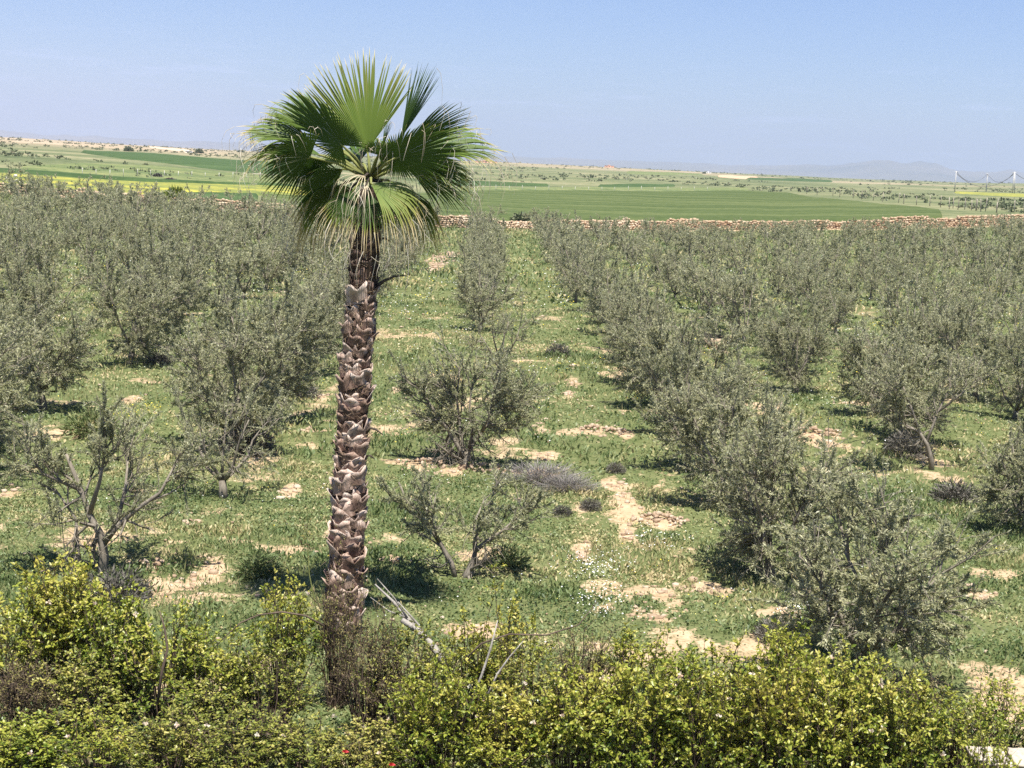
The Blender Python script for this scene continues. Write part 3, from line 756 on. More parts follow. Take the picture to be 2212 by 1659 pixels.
def trunk_axis(z):
    """trunk centre and radius at height z, leaning a little"""
    z = np.asarray(z, float); t = z / 6.7
    cx_ = .20 * t ** 1.3 - .03 * np.sin(t * 3.1)
    return cx_, .02 * t, .256 - .064 * t - .026 * sstep(.80, 1.0, t) + .02 * np.exp(-z * 2)
palm = thing('fan_palm', 'tall fan palm with shaggy brown trunk and spread green crown', 'palm tree', PALM)
def build_trunk():
    z = np.linspace(-.1, 6.6, 40); cx_, cy_, rr = trunk_axis(z); mb = MB()
    tube(mb, np.stack([cx_, cy_, z], 1), rr * .9, 16); mb.build('trunk', M['palm_trunk'], palm, True)
    kinds = []
    for kk in range(7):
        r_ = np.random.RandomState(300 + kk); mb = MB()
        nu, nv = 5, 4; V = []
        asym = r_.uniform(-.35, .35)
        for off in (0, -.014):
            for j in range(nv):
                v_ = j / (nv - 1)
                for i in range(nu):
                    u = i / (nu - 1) * 2 - 1
                    half = .27 * (1 - .50 * v_ ** 1.5)
                    top = .25 * (1.0 - .5 * math.exp(-((u - asym) / .33) ** 2) * v_) * (1 + .12 * math.copysign(1, u) * asym)
                    x = u * half + asym * .06 * v_
                    zz = v_ * top + r_.normal(0, .004)
                    y = -.04 * (1 - u * u) * (1 - .3 * v_) - .046 * v_ ** 1.7 * (.4 + .9 * abs(u - asym)) + off * -1 * (1 - .6 * v_)
                    V.append((.21 * math.sin(x / .21), y + .21 * (1 - math.cos(x / .21)), zz))
        F = []; K = nu * nv
        for j in range(nv - 1):
            for i in range(nu - 1):
                q = j * nu + i; F += [(q, q + 1, q + nu + 1), (q, q + nu + 1, q + nu), (K + q, K + q + nu + 1, K + q + 1), (K + q, K + q + nu, K + q + nu + 1)]
        for i in range(nu - 1):
            q = (nv - 1) * nu + i; F += [(q, q + 1, K + q + 1), (q, K + q + 1, K + q)]
        for j in range(nv - 1):
            q = j * nu; F += [(q, q + nu, K + q + nu), (q, K + q + nu, K + q)]; q += nu - 1; F += [(q, K + q, K + q + nu), (q, K + q + nu, q + nu)]
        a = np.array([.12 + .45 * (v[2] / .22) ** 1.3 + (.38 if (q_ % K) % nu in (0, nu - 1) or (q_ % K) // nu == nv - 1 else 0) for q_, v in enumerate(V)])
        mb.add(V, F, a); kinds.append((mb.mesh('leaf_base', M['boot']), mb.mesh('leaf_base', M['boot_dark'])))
    nB = 190
    for k in range(nB):
        z = .1 + (6.0 - .1) * (k + .5) / nB
        ang = k * 2.39996 + rnd.gauss(0, .1)
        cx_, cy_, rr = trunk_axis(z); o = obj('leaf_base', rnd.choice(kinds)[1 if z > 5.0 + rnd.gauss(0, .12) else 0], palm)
        s_ = (rr / .25) ** .8 * rnd.uniform(.72, 1.28)
        o.location = (cx_ + math.sin(ang) * (rr * .84), cy_ - math.cos(ang) * (rr * .84), z)
        tilt = R(rnd.uniform(-4, 8)); o.rotation_euler = (tilt, rnd.choice((-1, 1)) * rnd.uniform(.08, .38), ang)
        o.scale = (s_, s_ * rnd.uniform(.8, 1.6), s_ * rnd.uniform(.68, 1.05))
    hb = MB()
    for k in range(1500):
        z = rnd.uniform(.1, 6.4); a = rnd.random() * 6.283; cx_, cy_, rr = trunk_axis(z); d = np.array([math.sin(a), -math.cos(a), 0]); tg = np.array([math.cos(a), math.sin(a), 0])
        p = np.array([cx_, cy_, z]) + d * rr * .92; L = rnd.uniform(.06, .2); w_ = rnd.gauss(0, .8)
        tube(hb, [p, p + d * L * .25 + tg * L * .4 * w_ + np.array([0, 0, L * .3]), p + d * L * .35 + tg * L * w_ + np.array([0, 0, L * rnd.uniform(-.3, .6)])], [.004, .003, .0015], 3, rnd.random(), cap=False)
    tag(hb.build('husk_fibre', M['husk_fibre'], palm), kind='stuff')
    for (z, ang, ln, upw) in ((5.15, 1.35, .5, .16), (3.02, 1.25, .3, -.02), (2.6, 1.3, .18, .03), (6.0, -1.5, .26, .10), (5.3, -1.2, .14, .05), (5.75, 1.5, .2, .02), (2.75, -1.45, .12, .06)):
        cx_, cy_, rr = trunk_axis(z); d = np.array([math.sin(ang), -math.cos(ang), 0])
        p = np.array([cx_, cy_, z]) + d * rr * .8
        P = [p, p + d * ln * .3 + np.array([0, 0, .12]), p + d * ln * .62 + np.array([0, 0, .12 + upw * .5]), p + d * ln + np.array([0, 0, .06 + upw])]
        mb = MB(); tube(mb, P, [.035, .024, .016, .007], 5); mb.build('dead_stalk', M['dry_stalk'], palm, True)
build_trunk()

CROWN = np.array([at_dist(800, 365, 22.0)[0] - PALM[0], .05, at_dist(800, 365, 22.0)[2] - PALM[2]])
def frond(hub_at, axis, normal, rad=1.15, spread=1.5, droop=.16, dry=0.0, fold=.22, tipdroop=.35, tone=0.0, taper=.22, seg=46, strip=.58, seed=0, fibres=26, dead=False):
    """one costapalmate leaf: petiole, pleated blade split into segments towards the rim, loose fibres"""
    r_ = np.random.RandomState(seed)
    a = unit(np.array(axis, float)); hub = CROWN + np.array(hub_at, float); s0 = CROWN + np.array(hub_at, float) * .12 + np.array([0, 0, -.12])
    upn = np.array(normal, float)
    n_ = unit(upn - a * np.dot(upn, a)); b = np.cross(a, n_)
    petm = MB(); mid = (s0 + hub) / 2 + np.array([0, 0, .05])
    tube(petm, [s0, mid, hub, hub + a * .06], [.030, .02, .015, .006], 5)
    root = petm.build('dead_frond' if dead else 'frond', M['petiole'] if not dead else M['dry_stalk'], palm, True)
    mb = MB(); fb = MB(); ns = 9
    rr = np.linspace(0.02, 1, ns)
    hw = spread / seg
    for k in range(seg):
        phi = -spread + (k + .5) * 2 * hw
        L = rad * ((1 - taper * (phi / max(spread, .1)) ** 2) if taper < .5 else .34 + .66 * math.exp(-(phi / taper) ** 2)) * r_.uniform(.94, 1.05)
        def dirp(p): return a * math.cos(p) + b * math.sin(p) + n_ * fold * abs(p) / max(spread, .5)
        d0, dl, dr = unit(dirp(phi)), unit(dirp(phi - hw)), unit(dirp(phi + hw))
        sag = droop * r_.uniform(.7, 1.3); td = tipdroop * r_.uniform(.3, 1.5); twist = r_.normal(0, .05)
        ok = strip * r_.uniform(.9, 1.1)
        sj = r_.normal(0, .022)
        Vv = []; Aa = []
        hang = np.zeros(3)
        for r1 in rr:
            c = hub + d0 * (r1 * L)
            w = r1 * L if r1 < ok else ok * L * ((1 - (r1 - ok) / (1 - ok)) ** .8)
            zdrop = np.array([0, 0, -(sag * r1 ** 2.2 + td * max(0, r1 - .55) ** 2 * 2.2) * L])
            inward = d0 * (-.5 * td * max(0, r1 - .6) ** 2 * L * 2)
            sl, sr = (dl - d0) * w, (dr - d0) * w
            pl = n_ * (np.linalg.norm(sl) * .75)
            lat = b * twist * max(0, r1 - .5) * L
            base = c + zdrop + inward + lat
            Vv += [base + sl + pl, base - pl * .3, base + sr + pl]
            tipb = max(0, (r1 - .82 + dry * .55) / .18) if dry < .9 else 1
            g_ = float(np.clip(.24 + tone + .22 * r1 + r_.normal(0, .015), 0, .72)); tb = min(1, max(0, tipb)); va = g_ * (1 - tb) + (.80 + .16 * tb) * tb
            Aa += [min(.97, max(0, va + (.035 if va < .72 else 0) + sj)), max(0, va - .05 + sj), min(.97, max(0, va + (.035 if va < .72 else 0) + sj))]
        F = []
        for j in range(ns - 1):
            for i in range(2):
                q = j * 3 + i; F += [(q, q + 1, q + 4), (q, q + 4, q + 3)]
        mb.add(Vv, F, Aa)
        if r_.rand() < fibres / seg:
            tip = np.array(Vv[-2]) if r_.rand() < .6 else np.array(Vv[-8])
            ln = r_.uniform(.12, .5); sw = r_.normal(0, .09, 3)
            P = [tip, tip + d0 * .06 + np.array([0, 0, -.25 * ln]) + sw * .4, tip + d0 * .05 + np.array([0, 0, -.65 * ln]) + sw * .8, tip + np.array([0, 0, -ln]) + sw]
            tube(fb, P, [.0038, .0034, .0026, .0012], 3, r_.rand(), cap=False)
    mb.build('blade', M['frond'] if not dead else M['dry_frond'], root)
    if fb.n: tag(fb.build('fibre', M['fibre'], root), kind='stuff')
    return root
# hub (from the heart of the crown), direction of the blade, its upper side; x right, y away from the photographer, z up
F = [  # hub, axis, normal, radius, spread, droop, dryness, fold, tip droop, tone, taper
    ((-.08, .25, .26), (-.21, .12, .96), (.05, -1, .15), 1.46, .82, .00, .00, .12, .02, .30, .20),     # big bright upright fan at the back
    ((.40, .12, .44), (.36, .08, .92), (-.40, .80, .35), 1.16, .25, .00, .00, .10, .02, -.12, .10),  # narrow upright fan
    ((.48, .02, .34), (.86, -.05, .48), (-.35, .60, .72), 1.12, .50, .02, .05, .12, .10, -.02, .15),
    ((.66, .22, .24), (.97, .05, .14), (-.05, -.40, .90), 1.34, .80, .08, .20, .25, .26, .14, .20),  # bright drooping fan far out
    ((.56, .30, .05), (.95, .12, -.02), (0, -.3, .95), 1.05, .9, .12, .14, .2, .40, .0, .22),
    ((.39, -.45, .17), (.93, -.05, .26), (.05, .80, .60), 1.04, 2.5, .02, .05, .04, .08, -.16, .95),  # dark fan with its hub towards us
    ((-.37, -.36, .31), (-.74, -.05, .66), (.05, .80, .60), 1.12, 2.4, .02, .04, .04, .08, -.15, .60),  # the same near the middle
    ((-.88, .10, .34), (-.96, .00, .22), (.15, -.45, .88), 1.12, .75, .08, .20, .2, .30, .14, .15),   # bright drooping fan far out
    ((-.66, .22, .40), (-.86, .10, .50), (.35, -.60, .70), 1.12, .6, .05, .06, .25, .16, .12, .15),
    ((-.55, .15, .30), (-.80, .05, .56), (.40, .50, .75), .95, .45, .02, .05, .2, .06, -.06, .15),
    ((-.70, -.05, .16), (-.97, -.10, .08), (.05, -.20, 1), 1.2, .9, .14, .14, .2, .45, .05, .20),
    ((-.81, -.36, .13), (-.70, -.12, -.38), (-.10, .62, .78), .80, 2.2, .06, .14, .06, .2, -.18, .35),  # dark low fan, hub in view
    ((-.40, .05, -.02), (-.70, -.1, -.55), (-.25, .45, .85), .95, 1.0, .12, .2, .1, .35, -.12, .3),
    ((.55, .05, .02), (.92, -.05, -.22), (.0, .75, .6), 1.0, .9, .06, .12, .1, .25, -.12, .3),
    ((.12, -.20, .20), (.30, -.25, .20), (0, .80, .60), .36, 2.2, .05, .06, .06, .1, -.10, .3),
    ((-.20, .45, .10), (-.50, .80, .20), (.1, -.8, .55), .9, 1.1, .06, .05, .2, .15, .05, .2),
    ((.25, .50, .10), (.45, .82, .20), (-.1, -.8, .55), .9, 1.1, .06, .05, .2, .15, .05, .2),
    ((.16, -.08, .30), (.24, -.12, .95), (-.1, .9, .3), .42, .16, .00, .00, .5, .00, .05, .1),         # young folded spear leaf
    ((-.45, .30, -.25), (-.55, .35, -.65), (0, 0, 1), .95, 1.4, .30, .4, .1, .8, -.1, .2),
    ((.40, .35, -.25), (.50, .45, -.60), (0, 0, 1), .9, 1.2, .30, .4, .1, .8, -.1, .2),
]
for k, (hb, ax, nm, ra, sp, dp, dr_, fo, tdp, tn, tp) in enumerate(F):
    frond(hb, ax, nm, rad=ra, spread=sp, droop=dp, dry=dr_, fold=fo, tipdroop=tdp, tone=tn, taper=tp, seed=500 + k, seg=int(24 + sp * 13) + (10 if k == 0 else 0), strip=.64, fibres=3 if ax[2] > .6 else 34 if abs(ax[0]) > .9 else 14)
# the low bright yellow-green leaf in front and the withered ones round it
for hb, ax in (((-.22, -.12, -.30), (-.40, -.25, -.85)), ((.22, -.10, -.30), (.42, -.20, -.85)), ((.02, -.22, -.34), (.05, -.45, -.85))):
    frond(hb, ax, (0, -.8, .3), rad=.78, spread=.75, seg=18, droop=.1, dry=.55, fold=.0, tipdroop=.4, tone=-.2, strip=.35, seed=int(660 + hb[0] * 50), fibres=6)
frond((.05, -.40, -.20), (.88, -.22, -.34), (-.15, -.66, .72), rad=.92, spread=.72, droop=.16, dry=.22, fold=.02, tipdroop=.85, tone=.34, seg=30, seed=600, fibres=20)
for k, (hb, ax, ra, sg) in enumerate((((-.04, -.40, -.10), (-.60, -.70, .16), .66, 11), ((-.02, -.34, -.22), (-.25, -.75, -.35), .50, 8), ((.30, -.2, -.30), (.45, -.35, -.75), .62, 10),
                                      ((-.3, .1, -.3), (-.5, .2, -.7), .7, 12), ((.2, .3, -.3), (.3, .5, -.7), .8, 12))):
    frond(hb, ax, (0, -.2, 1), rad=ra, spread=.9, seg=sg, droop=.8, dry=.95, fold=.0, tipdroop=1.6, seed=620 + k, fibres=6, dead=True, strip=.12)

# ------------------------------------------------------------------ garden wall and flowering hedge in front
def build_garden_wall():
    y0 = 16.15; x0, x1 = 5.2, 8.0
    root = thing('garden_wall', 'low garden wall of pale stone under flat coping slabs, buried in the hedge', 'wall', (0, y0, at_dist(2160, 1628, y0)[2] - .655))
    core = MB()
    v = [(x, y, z) for x in (x0, x1) for y in (-.14, .14) for z in (-.3, .52)]
    core.add(v, [(0, 1, 3), (0, 3, 2), (4, 6, 7), (4, 7, 5), (0, 4, 5), (0, 5, 1), (2, 3, 7), (2, 7, 6), (1, 5, 7), (1, 7, 3)]); core.build('rubble_core', M['wall_core'], root)
    kinds = []
    for k in range(6):
        mb = MB(); rock(mb, (0, 0, 0), (.5, .5, .5), 700 + k); kinds.append(mb.mesh('stone', M['wall_stone']))
    slabs = []
    for k in range(4):
        r_ = np.random.RandomState(720 + k); mb = MB()
        b = [(-.5, -.5), (-.2, -.53), (.2, -.49), (.5, -.5), (.5, .5), (.15, .52), (-.2, .5), (-.5, .5)]
        vv = [(x + r_.normal(0, .02), y + r_.normal(0, .02), z + r_.normal(0, .05)) for z in (-.5, .3) for x, y in b] + [(x * .93, y * .9, .5 + r_.normal(0, .04)) for x, y in b]
        ff = []
        for ring in (0, 8):
            for i in range(8): p, q = ring + i, ring + (i + 1) % 8; ff += [(p, q, q + 8), (p, q + 8, p + 8)]
        for i in range(1, 7): ff += [(16, 16 + i, 17 + i), (0, i + 1, i)]
        mb.add(vv, ff); slabs.append(mb.mesh('coping_slab', M['coping']))
    x = x0
    while x < x1:
        L = rnd.uniform(.28, .45); o = obj('coping_slab', rnd.choice(slabs), root)
        o.location = (x + L / 2, 0, .60); o.scale = (L * .98, .46, .09); o.rotation_euler = (rnd.gauss(0, .03), rnd.gauss(0, .03), rnd.gauss(0, .05)); x += L + .025
    for c in range(3):
        x = x0 + rnd.random() * .2
        while x < x1:
            L = rnd.uniform(.2, .42)
            if c > 0 or abs(x) < 9:
                o = obj('stone', rnd.choice(kinds), root); o.location = (x + L / 2, -.12, .09 + c * .175); o.scale = (L * 1.6, .4, rnd.uniform(.26, .36)); o.rotation_euler = (rnd.gauss(0, .1), rnd.gauss(0, .08), rnd.gauss(0, .1))
            x += L
build_garden_wall()

def make_shrub(seed, H=1.6, W=1.2, shoots=70, per=9, side=5, ll=.06, lw=.037, mat='hedge_leaf', bare=.0, low=.1, arch=.25):
    r_ = np.random.RandomState(seed); wood = MB(); fol = MB()
    pos, dr, nrm, ln, wd, var = [], [], [], [], [], []
    def put(P, n, t0=0.0, v0=.5):
        t = t0 + (1 - t0) * r_.rand(n)
        P = np.asarray(P)
        kk = np.linspace(0, 1, len(P)); q = np.stack([np.interp(t, kk, P[:, c]) for c in range(3)], 1)
        d = unit(P[-1] - P[0])
        pos.append(q); dr.append(d * .5 + r_.normal(0, .6, (n, 3)) + np.array([0, 0, .15])); nrm.append(r_.normal(0, .45, (n, 3)) + np.array([0, -.25, 1.0]))
        ln.append(ll * r_.uniform(.55, 1.25, n)); wd.append(lw * r_.uniform(.6, 1.2, n)); var.append(np.clip(v0 + r_.normal(0, .14, n), 0, 1))
    for k in range(shoots):
        a = r_.rand() * 6.283; el = r_.rand() ** .6
        tip = np.array([math.cos(a) * W * .5 * math.sqrt(1 - (el * .92) ** 2) * r_.uniform(.6, 1.1), math.sin(a) * W * .45 * math.sqrt(1 - (el * .92) ** 2) * r_.uniform(.6, 1.1), H * (low + (1 - low) * el) * r_.uniform(.74, 1.08)]) * (1.0 if r_.rand() > .12 else 1.22)
        b = np.array([math.cos(a) * W * .16 * r_.rand(), math.sin(a) * W * .16 * r_.rand(), -.05])
        m1 = b * .6 + tip * .4 + np.array([0, 0, H * arch * .6]) + r_.normal(0, .05, 3); m2 = b * .25 + tip * .75 + np.array([0, 0, H * arch * .5]) + r_.normal(0, .05, 3)
        P = np.array([b, m1, m2, tip]); tube(wood, P, [.010, .008, .005, .0025], 3, cap=False)
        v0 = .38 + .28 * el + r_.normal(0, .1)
        if r_.rand() > bare: put(P, per + 3, .3, v0)
        for q in range(side):
            t = r_.uniform(.3, 1.0); s0 = interp_poly(P, t); d = unit(unit(tip - m1) * .5 + r_.normal(0, .7, 3) + np.array([0, 0, .35])); L = r_.uniform(.1, .28)
            S = np.array([s0, s0 + d * L * .5, s0 + d * L + np.array([0, 0, r_.uniform(-.05, .05)])]); tube(wood, S, [.004, .003, .0015], 3, cap=False)
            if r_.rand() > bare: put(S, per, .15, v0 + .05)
    leaves(fol, np.concatenate(pos), np.concatenate(dr), np.concatenate(nrm), np.concatenate(ln), np.concatenate(wd), np.concatenate(var), fold=.3, mid=.5)
    return wood.mesh('stem', M['twig'], False), fol.mesh('foliage', M[mat])
DENSE = [make_shrub(800 + k, shoots=92, per=9, side=6, bare=.06) for k in range(5)]
DULL = [make_shrub(880 + k, shoots=74, per=8, side=6, bare=.14, mat='dull_leaf', ll=.055, lw=.034) for k in range(4)]
DULLOPEN = [make_shrub(890 + k, shoots=52, per=8, side=6, W=1.3, low=.2, bare=.16, mat='dull_leaf', ll=.055, lw=.034) for k in range(3)]
OPEN = [make_shrub(820 + k, bare=.1, shoots=58, per=9, side=5, W=1.3, low=.25) for k in range(4)]
THIN = [make_shrub(840 + k, shoots=48, per=8, side=5, W=1.3, low=.3, bare=.25) for k in range(3)]
BROWN = [make_shrub(860 + k, shoots=80, per=7, side=8, W=1.1, mat='brown_leaf', ll=.035, lw=.016, bare=.3) for k in range(2)]
def flower_mesh(name, mat, s, seed):
    r_ = np.random.RandomState(seed); mb = MB(); n = 9
    leaves(mb, r_.normal(0, s * .12, (n, 3)), unit(r_.normal(0, 1, (n, 3)) + np.array([0, -.3, .6])), r_.normal(0, 1, (n, 3)), np.full(n, s), np.full(n, s * .8), r_.rand(n))
    return mb.mesh(name, mat)
BLOOM = [flower_mesh('blossom', M['petal'], .036, 900 + k) for k in range(4)]
RED = flower_mesh('blossom', M['red_petal'], .05, 910)
ORANGE = flower_mesh('blossom', M['orange_petal'], .05, 911)
SHRUBS = [  # x, top y (2212 px), distance, width, kind, label
    (45, 1595, 16.2, 1.2, DENSE, 'dense yellow-green shrub at the left end of the front hedge'),
    (215, 1610, 16.2, 1.2, OPEN, 'leafy shrub second from the left end of the front hedge'),
    (370, 1560, 16.3, 1.2, DULL, 'leafy hedge shrub below the bare soil seen through the twigs'),
    (520, 1600, 16.2, 1.2, DULL, 'dark leafy hedge shrub left of the palm foot, at bottom edge'),
    (660, 1570, 16.3, 1.2, DULL, 'dense hedge shrub just left below the palm trunk'),
    (800, 1600, 16.2, 1.1, DULL, 'shaded hedge shrub below the palm trunk with red blossoms'),
    (940, 1465, 16.3, 1.2, DENSE, 'yellow-green hedge shrub just right below the palm trunk'),
    (1090, 1495, 16.3, 1.2, DENSE, 'bright leafy hedge shrub below the pale upright canes'),
    (1240, 1465, 16.3, 1.2, DENSE, 'bright hedge shrub below the V shaped olive tree'),
    (1380, 1445, 16.3, 1.3, DENSE, 'yellow-green hedge shrub below the large bare soil patch'),
    (1530, 1475, 16.3, 1.2, DENSE, 'leafy hedge shrub right of the bare soil patch, dark hollow under it'),
    (1680, 1435, 16.3, 1.3, DENSE, 'tall yellowish hedge shrub below the big right-hand olive tree'),
    (1830, 1465, 16.3, 1.2, DENSE, 'hedge shrub with pale pink blossoms below the big olive tree'),
    (1960, 1485, 16.3, 1.1, DENSE, 'last leafy shrub of the front hedge before the coping stones'),
    (30, 1290, 18.6, 1.3, OPEN, 'tall yellow-green shrub at left edge below the olive tree'),
    (140, 1232, 18.8, 1.4, DENSE, 'tallest yellow-green shrub, in front of the twisted double olive trunk'),
    (245, 1300, 18.4, 1.2, DENSE, 'open yellow-green shrub beside the bare soil, right of the tallest one'),
    (355, 1330, 18.0, 1.3, OPEN, 'thin straggling shrub with one dark upright stem'),
    (470, 1370, 17.9, 1.3, OPEN, 'thin shrub with arching bare twigs over the bare soil'),
    (430, 1480, 17.2, 1.2, DULLOPEN, 'low open shrub amid the soil patches left of the palm'),
    (200, 1430, 17.6, 1.3, DULLOPEN, 'open shrub growing low in front of the tallest yellow-green one'),
    (60, 1420, 17.5, 1.2, BROWN, 'brown twiggy shrub at the left edge with few leaves'),
    (615, 1275, 18.8, 1.1, OPEN, 'yellow-green shrub close beside the palm foot'),
    (580, 1420, 17.6, 1.2, DULLOPEN, 'green hedge shrub below the one beside the palm foot'),
    (735, 1255, 19.0, .9, BROWN, 'dry brown twiggy bush hiding the palm foot'),
    (800, 1340, 18.0, 1.1, BROWN, 'dull brown bush lower in front of the palm foot'),
    (880, 1370, 18.0, 1.2, DULLOPEN, 'open green shrub beside the fallen grey branch'),
    (1010, 1345, 18.2, 1.2, THIN, 'thin shrub of dark twigs below the V shaped olive'),
    (1110, 1315, 18.4, 1.1, THIN, 'sparse yellowish shrub reaching up below the V shaped olive'),
    (1250, 1365, 18.2, 1.2, BROWN, 'reddish brown bramble beside the bare soil patch'),
    (1150, 1430, 17.5, 1.2, DULLOPEN, 'open shrub with pale upright canes in the hedge middle'),
    (1390, 1385, 18.0, 1.3, OPEN, 'open yellow-green shrub directly under the large bare soil patch'),
    (1540, 1410, 17.8, 1.3, OPEN, 'open yellow-green shrub between bare patch and big olive tree'),
    (1720, 1385, 17.9, 1.3, DENSE, 'yellow-green shrub touching the lower branches of the big olive tree'),
    (1850, 1425, 17.8, 1.2, OPEN, 'shrub with one dark stem under the big olive tree'),
    (2080, 1500, 17.6, 1.2, OPEN, 'loose olive-green shrub above the coping stones, near right edge'),
    (2150, 1585, 15.6, .8, THIN, 'small thin shrub in the corner, growing over the coping stones'),
    (2170, 1480, 18.2, 1.1, THIN, 'thin shrub at the right edge behind the coping stones'),
    (1980, 1470, 17.7, 1.2, BROWN, 'brownish thin shrub beside the big olive tree near the coping stones'),
]
for (x, yt, Y, w, kind, lab) in SHRUBS:
    p = at_dist(x, yt, Y); z0 = tz(p[0], Y); h = max(p[2] - z0, .75)
    pair = rnd.choice(kind)
    t = thing('shrub', lab, 'shrub', (p[0], Y, z0), rnd.random() * 6.28, 'shrubs in the garden hedge', (w / 1.2, w / 1.2, h / 1.52))
    obj('stem', pair[0], t); obj('foliage', pair[1], t)
    nb = 4 if kind in (DENSE, DULL) else 1 if kind is OPEN else 0
    for k in range(nb):
        a = rnd.random() * 6.28; e = rnd.uniform(.5, 1.0)
        o = obj('blossom', rnd.choice(BLOOM), t); rad_ = .5 * math.sqrt(max(0, 1 - (e * .9) ** 2)) + .08
        o.location = (math.cos(a) * rad_, math.sin(a) * rad_, 1.6 * e); o.scale = (1.1, 1.1, 1.1 * 1.68 / max(h, .8) * .9)
    if 'red blossoms' in lab:
        for q in ((-.25, -.5, 1.25), (.3, -.5, 1.0), (.1, -.55, .9)):
            o = obj('blossom', RED, t); a = -t.rotation_euler[2]; o.location = (q[0] * math.cos(a) - q[1] * math.sin(a), q[0] * math.sin(a) + q[1] * math.cos(a), q[2])

# ------------------------------------------------------------------ ground cover
def keep_view(x, y, m=1.0): return np.abs(x) < .345 * y + m
def build_cover():
    mb = MB(); r_ = np.random.RandomState(77)
    def layer(n, y0, y1, l0, l1, wr, hgt):
        y = np.sqrt(r_.rand(n) * (y1 ** 2 - y0 ** 2) + y0 ** 2); x = (r_.rand(n) * 2 - 1) * (.345 * y + 1.0)
        s_ = soil(x, y); dens = fbm(x * 1.1 + 11, y * 1.1, 4)
        ok = (r_.rand(n) > s_ * 1.08) & (y < wall_y(x) - 1.0) & (r_.rand(n) < .35 + 1.9 * (dens - .32))
        x, y = x[ok], y[ok]; n = len(x); dens = dens[ok]
        tall = sstep(.5, .72, fbm(x * .4 + 90, y * .4 + 8, 3))
        z = terrain(x, y)
        d = r_.normal(0, .75, (n, 3)); d[:, 2] = .25 + np.abs(r_.normal(0, .35, n)) + tall * .8
        nr = r_.normal(0, .45, (n, 3)) + np.array([0, -.15, 1.0])
        lift = r_.rand(n) ** 1.5 * hgt * (.5 + 1.6 * tall)
        ln = r_.uniform(l0, l1, n) * (1 + .7 * tall); wd = ln * wr * r_.uniform(.6, 1.2, n) * (1 - .55 * tall)
        hue = fbm(x * .5 + 31, y * .5 + 17, 4)
        mot = fbm(x * 3.1 + 7, y * 2.2 + 61, 2)
        var = np.clip(.56 + (hue - .5) * 1.5 + (mot - .5) * .75 + r_.normal(0, .13, n) + (r_.rand(n) < .07) * .45, 0, 1)
        leaves(mb, np.stack([x, y, z + lift - .01], 1), d, nr, ln, wd, var, fold=.2, mid=.55)
    layer(235000, 15, 34, .035, .085, .55, .06)
    layer(190000, 34, 75, .06, .13, .55, .08)
    layer(150000, 75, 190, .14, .30, .5, .10)
    n = 30000; y = np.sqrt(r_.rand(n) * (60 ** 2 - 15 ** 2) + 15 ** 2); x = (r_.rand(n) * 2 - 1) * (.345 * y + 1.0)
    ok = fbm(x * .6 + 120, y * .6 + 44, 4) > .5 + .12 * r_.rand(n); x, y = x[ok], y[ok]; n = len(x)
    d = r_.normal(0, .35, (n, 3)); d[:, 2] = 1.0
    leaves(mb, np.stack([x, y, terrain(x, y)], 1), d, r_.normal(0, 1, (n, 3)), r_.uniform(.10, .34, n), r_.uniform(.007, .014, n) * np.clip(y / 30, 1, 2), np.clip(r_.choice([.35, .6, .95], n) + r_.normal(0, .08, n), 0, 1), fold=.2, mid=.4)
    tag(mb.build('ground_cover', M['ground_leaf']), kind='stuff')
    # daisies and yellow flowers in drifts
    fb = MB(); n = 42000
    y = np.sqrt(r_.rand(n) * (110 ** 2 - 15 ** 2) + 15 ** 2); x = (r_.rand(n) * 2 - 1) * (.345 * y + 1)
    dw = fbm(x * .45 + 5, y * .45 + 33, 4); dy_ = fbm(x * .38 + 63, y * .38 + 3, 4)
    isw = r_.rand(n) < .55
    ok = np.where(isw, r_.rand(n) < sstep(.50, .70, dw) * .8 + .03, r_.rand(n) < sstep(.54, .70, dy_) * .8 + .02) & (soil(x, y) < .5) & (y < wall_y(x) - 2)
    # the drifts the photograph shows
    ex, ey, ew = [], [], []
    for (px, py, hw, hh, c, w) in ((1290, 1235, 70, 30, 260, 1), (1420, 1180, 60, 25, 120, 1), (1300, 1310, 60, 30, 160, 1), (1720, 1330, 40, 20, 120, 1), (1830, 880, 60, 14, 70, 1), (270, 905, 45, 16, 90, 0), (330, 885, 40, 12, 60, 0),
                                   (960, 812, 28, 9, 70, 0), (1960, 752, 45, 7, 90, 0), (940, 500, 30, 6, 40, 0), (1080, 640, 30, 18, 60, 1), (1200, 640, 30, 20, 60, 1), (1385, 870, 30, 8, 40, 0), (1480, 960, 40, 9, 50, 0), (1090, 935, 30, 9, 40, 0), (860, 650, 40, 30, 60, 1), (1040, 1235, 50, 12, 30, 0)):
        for q in range(c):
            gx, gy = ground(px + rnd.gauss(0, hw * .6), py + rnd.gauss(0, hh * .6)); ex.append(gx); ey.append(gy); ew.append(w)
    x = np.concatenate([x[ok], ex]); y = np.concatenate([y[ok], ey]); isw = np.concatenate([isw[ok], np.array(ew) > 0]); n = len(x)
    z = terrain(x, y) + r_.uniform(.08, .22, n); s_ = r_.uniform(.014, .034, n) * np.clip(y / 32, 1, 2.6)
    ang = r_.rand(n) * 6.28; d = np.stack([np.cos(ang), np.sin(ang), r_.normal(.1, .2, n)], 1); nr = np.stack([r_.normal(0, .25, n), r_.normal(-.35, .25, n), np.ones(n)], 1)
    P = np.stack([x, y, z], 1); dn = unit(d)
    leaves(fb, P - dn * s_[:, None] * .5, d, nr, s_, s_, np.where(isw, .55 + .45 * r_.rand(n), .45 * r_.rand(n)), fold=.05, mid=.5)
    tag(fb.build('wildflowers', M['wildflower']), kind='stuff')
    # small stones lying on the bare soil
    gb = MB(); cnt = 0
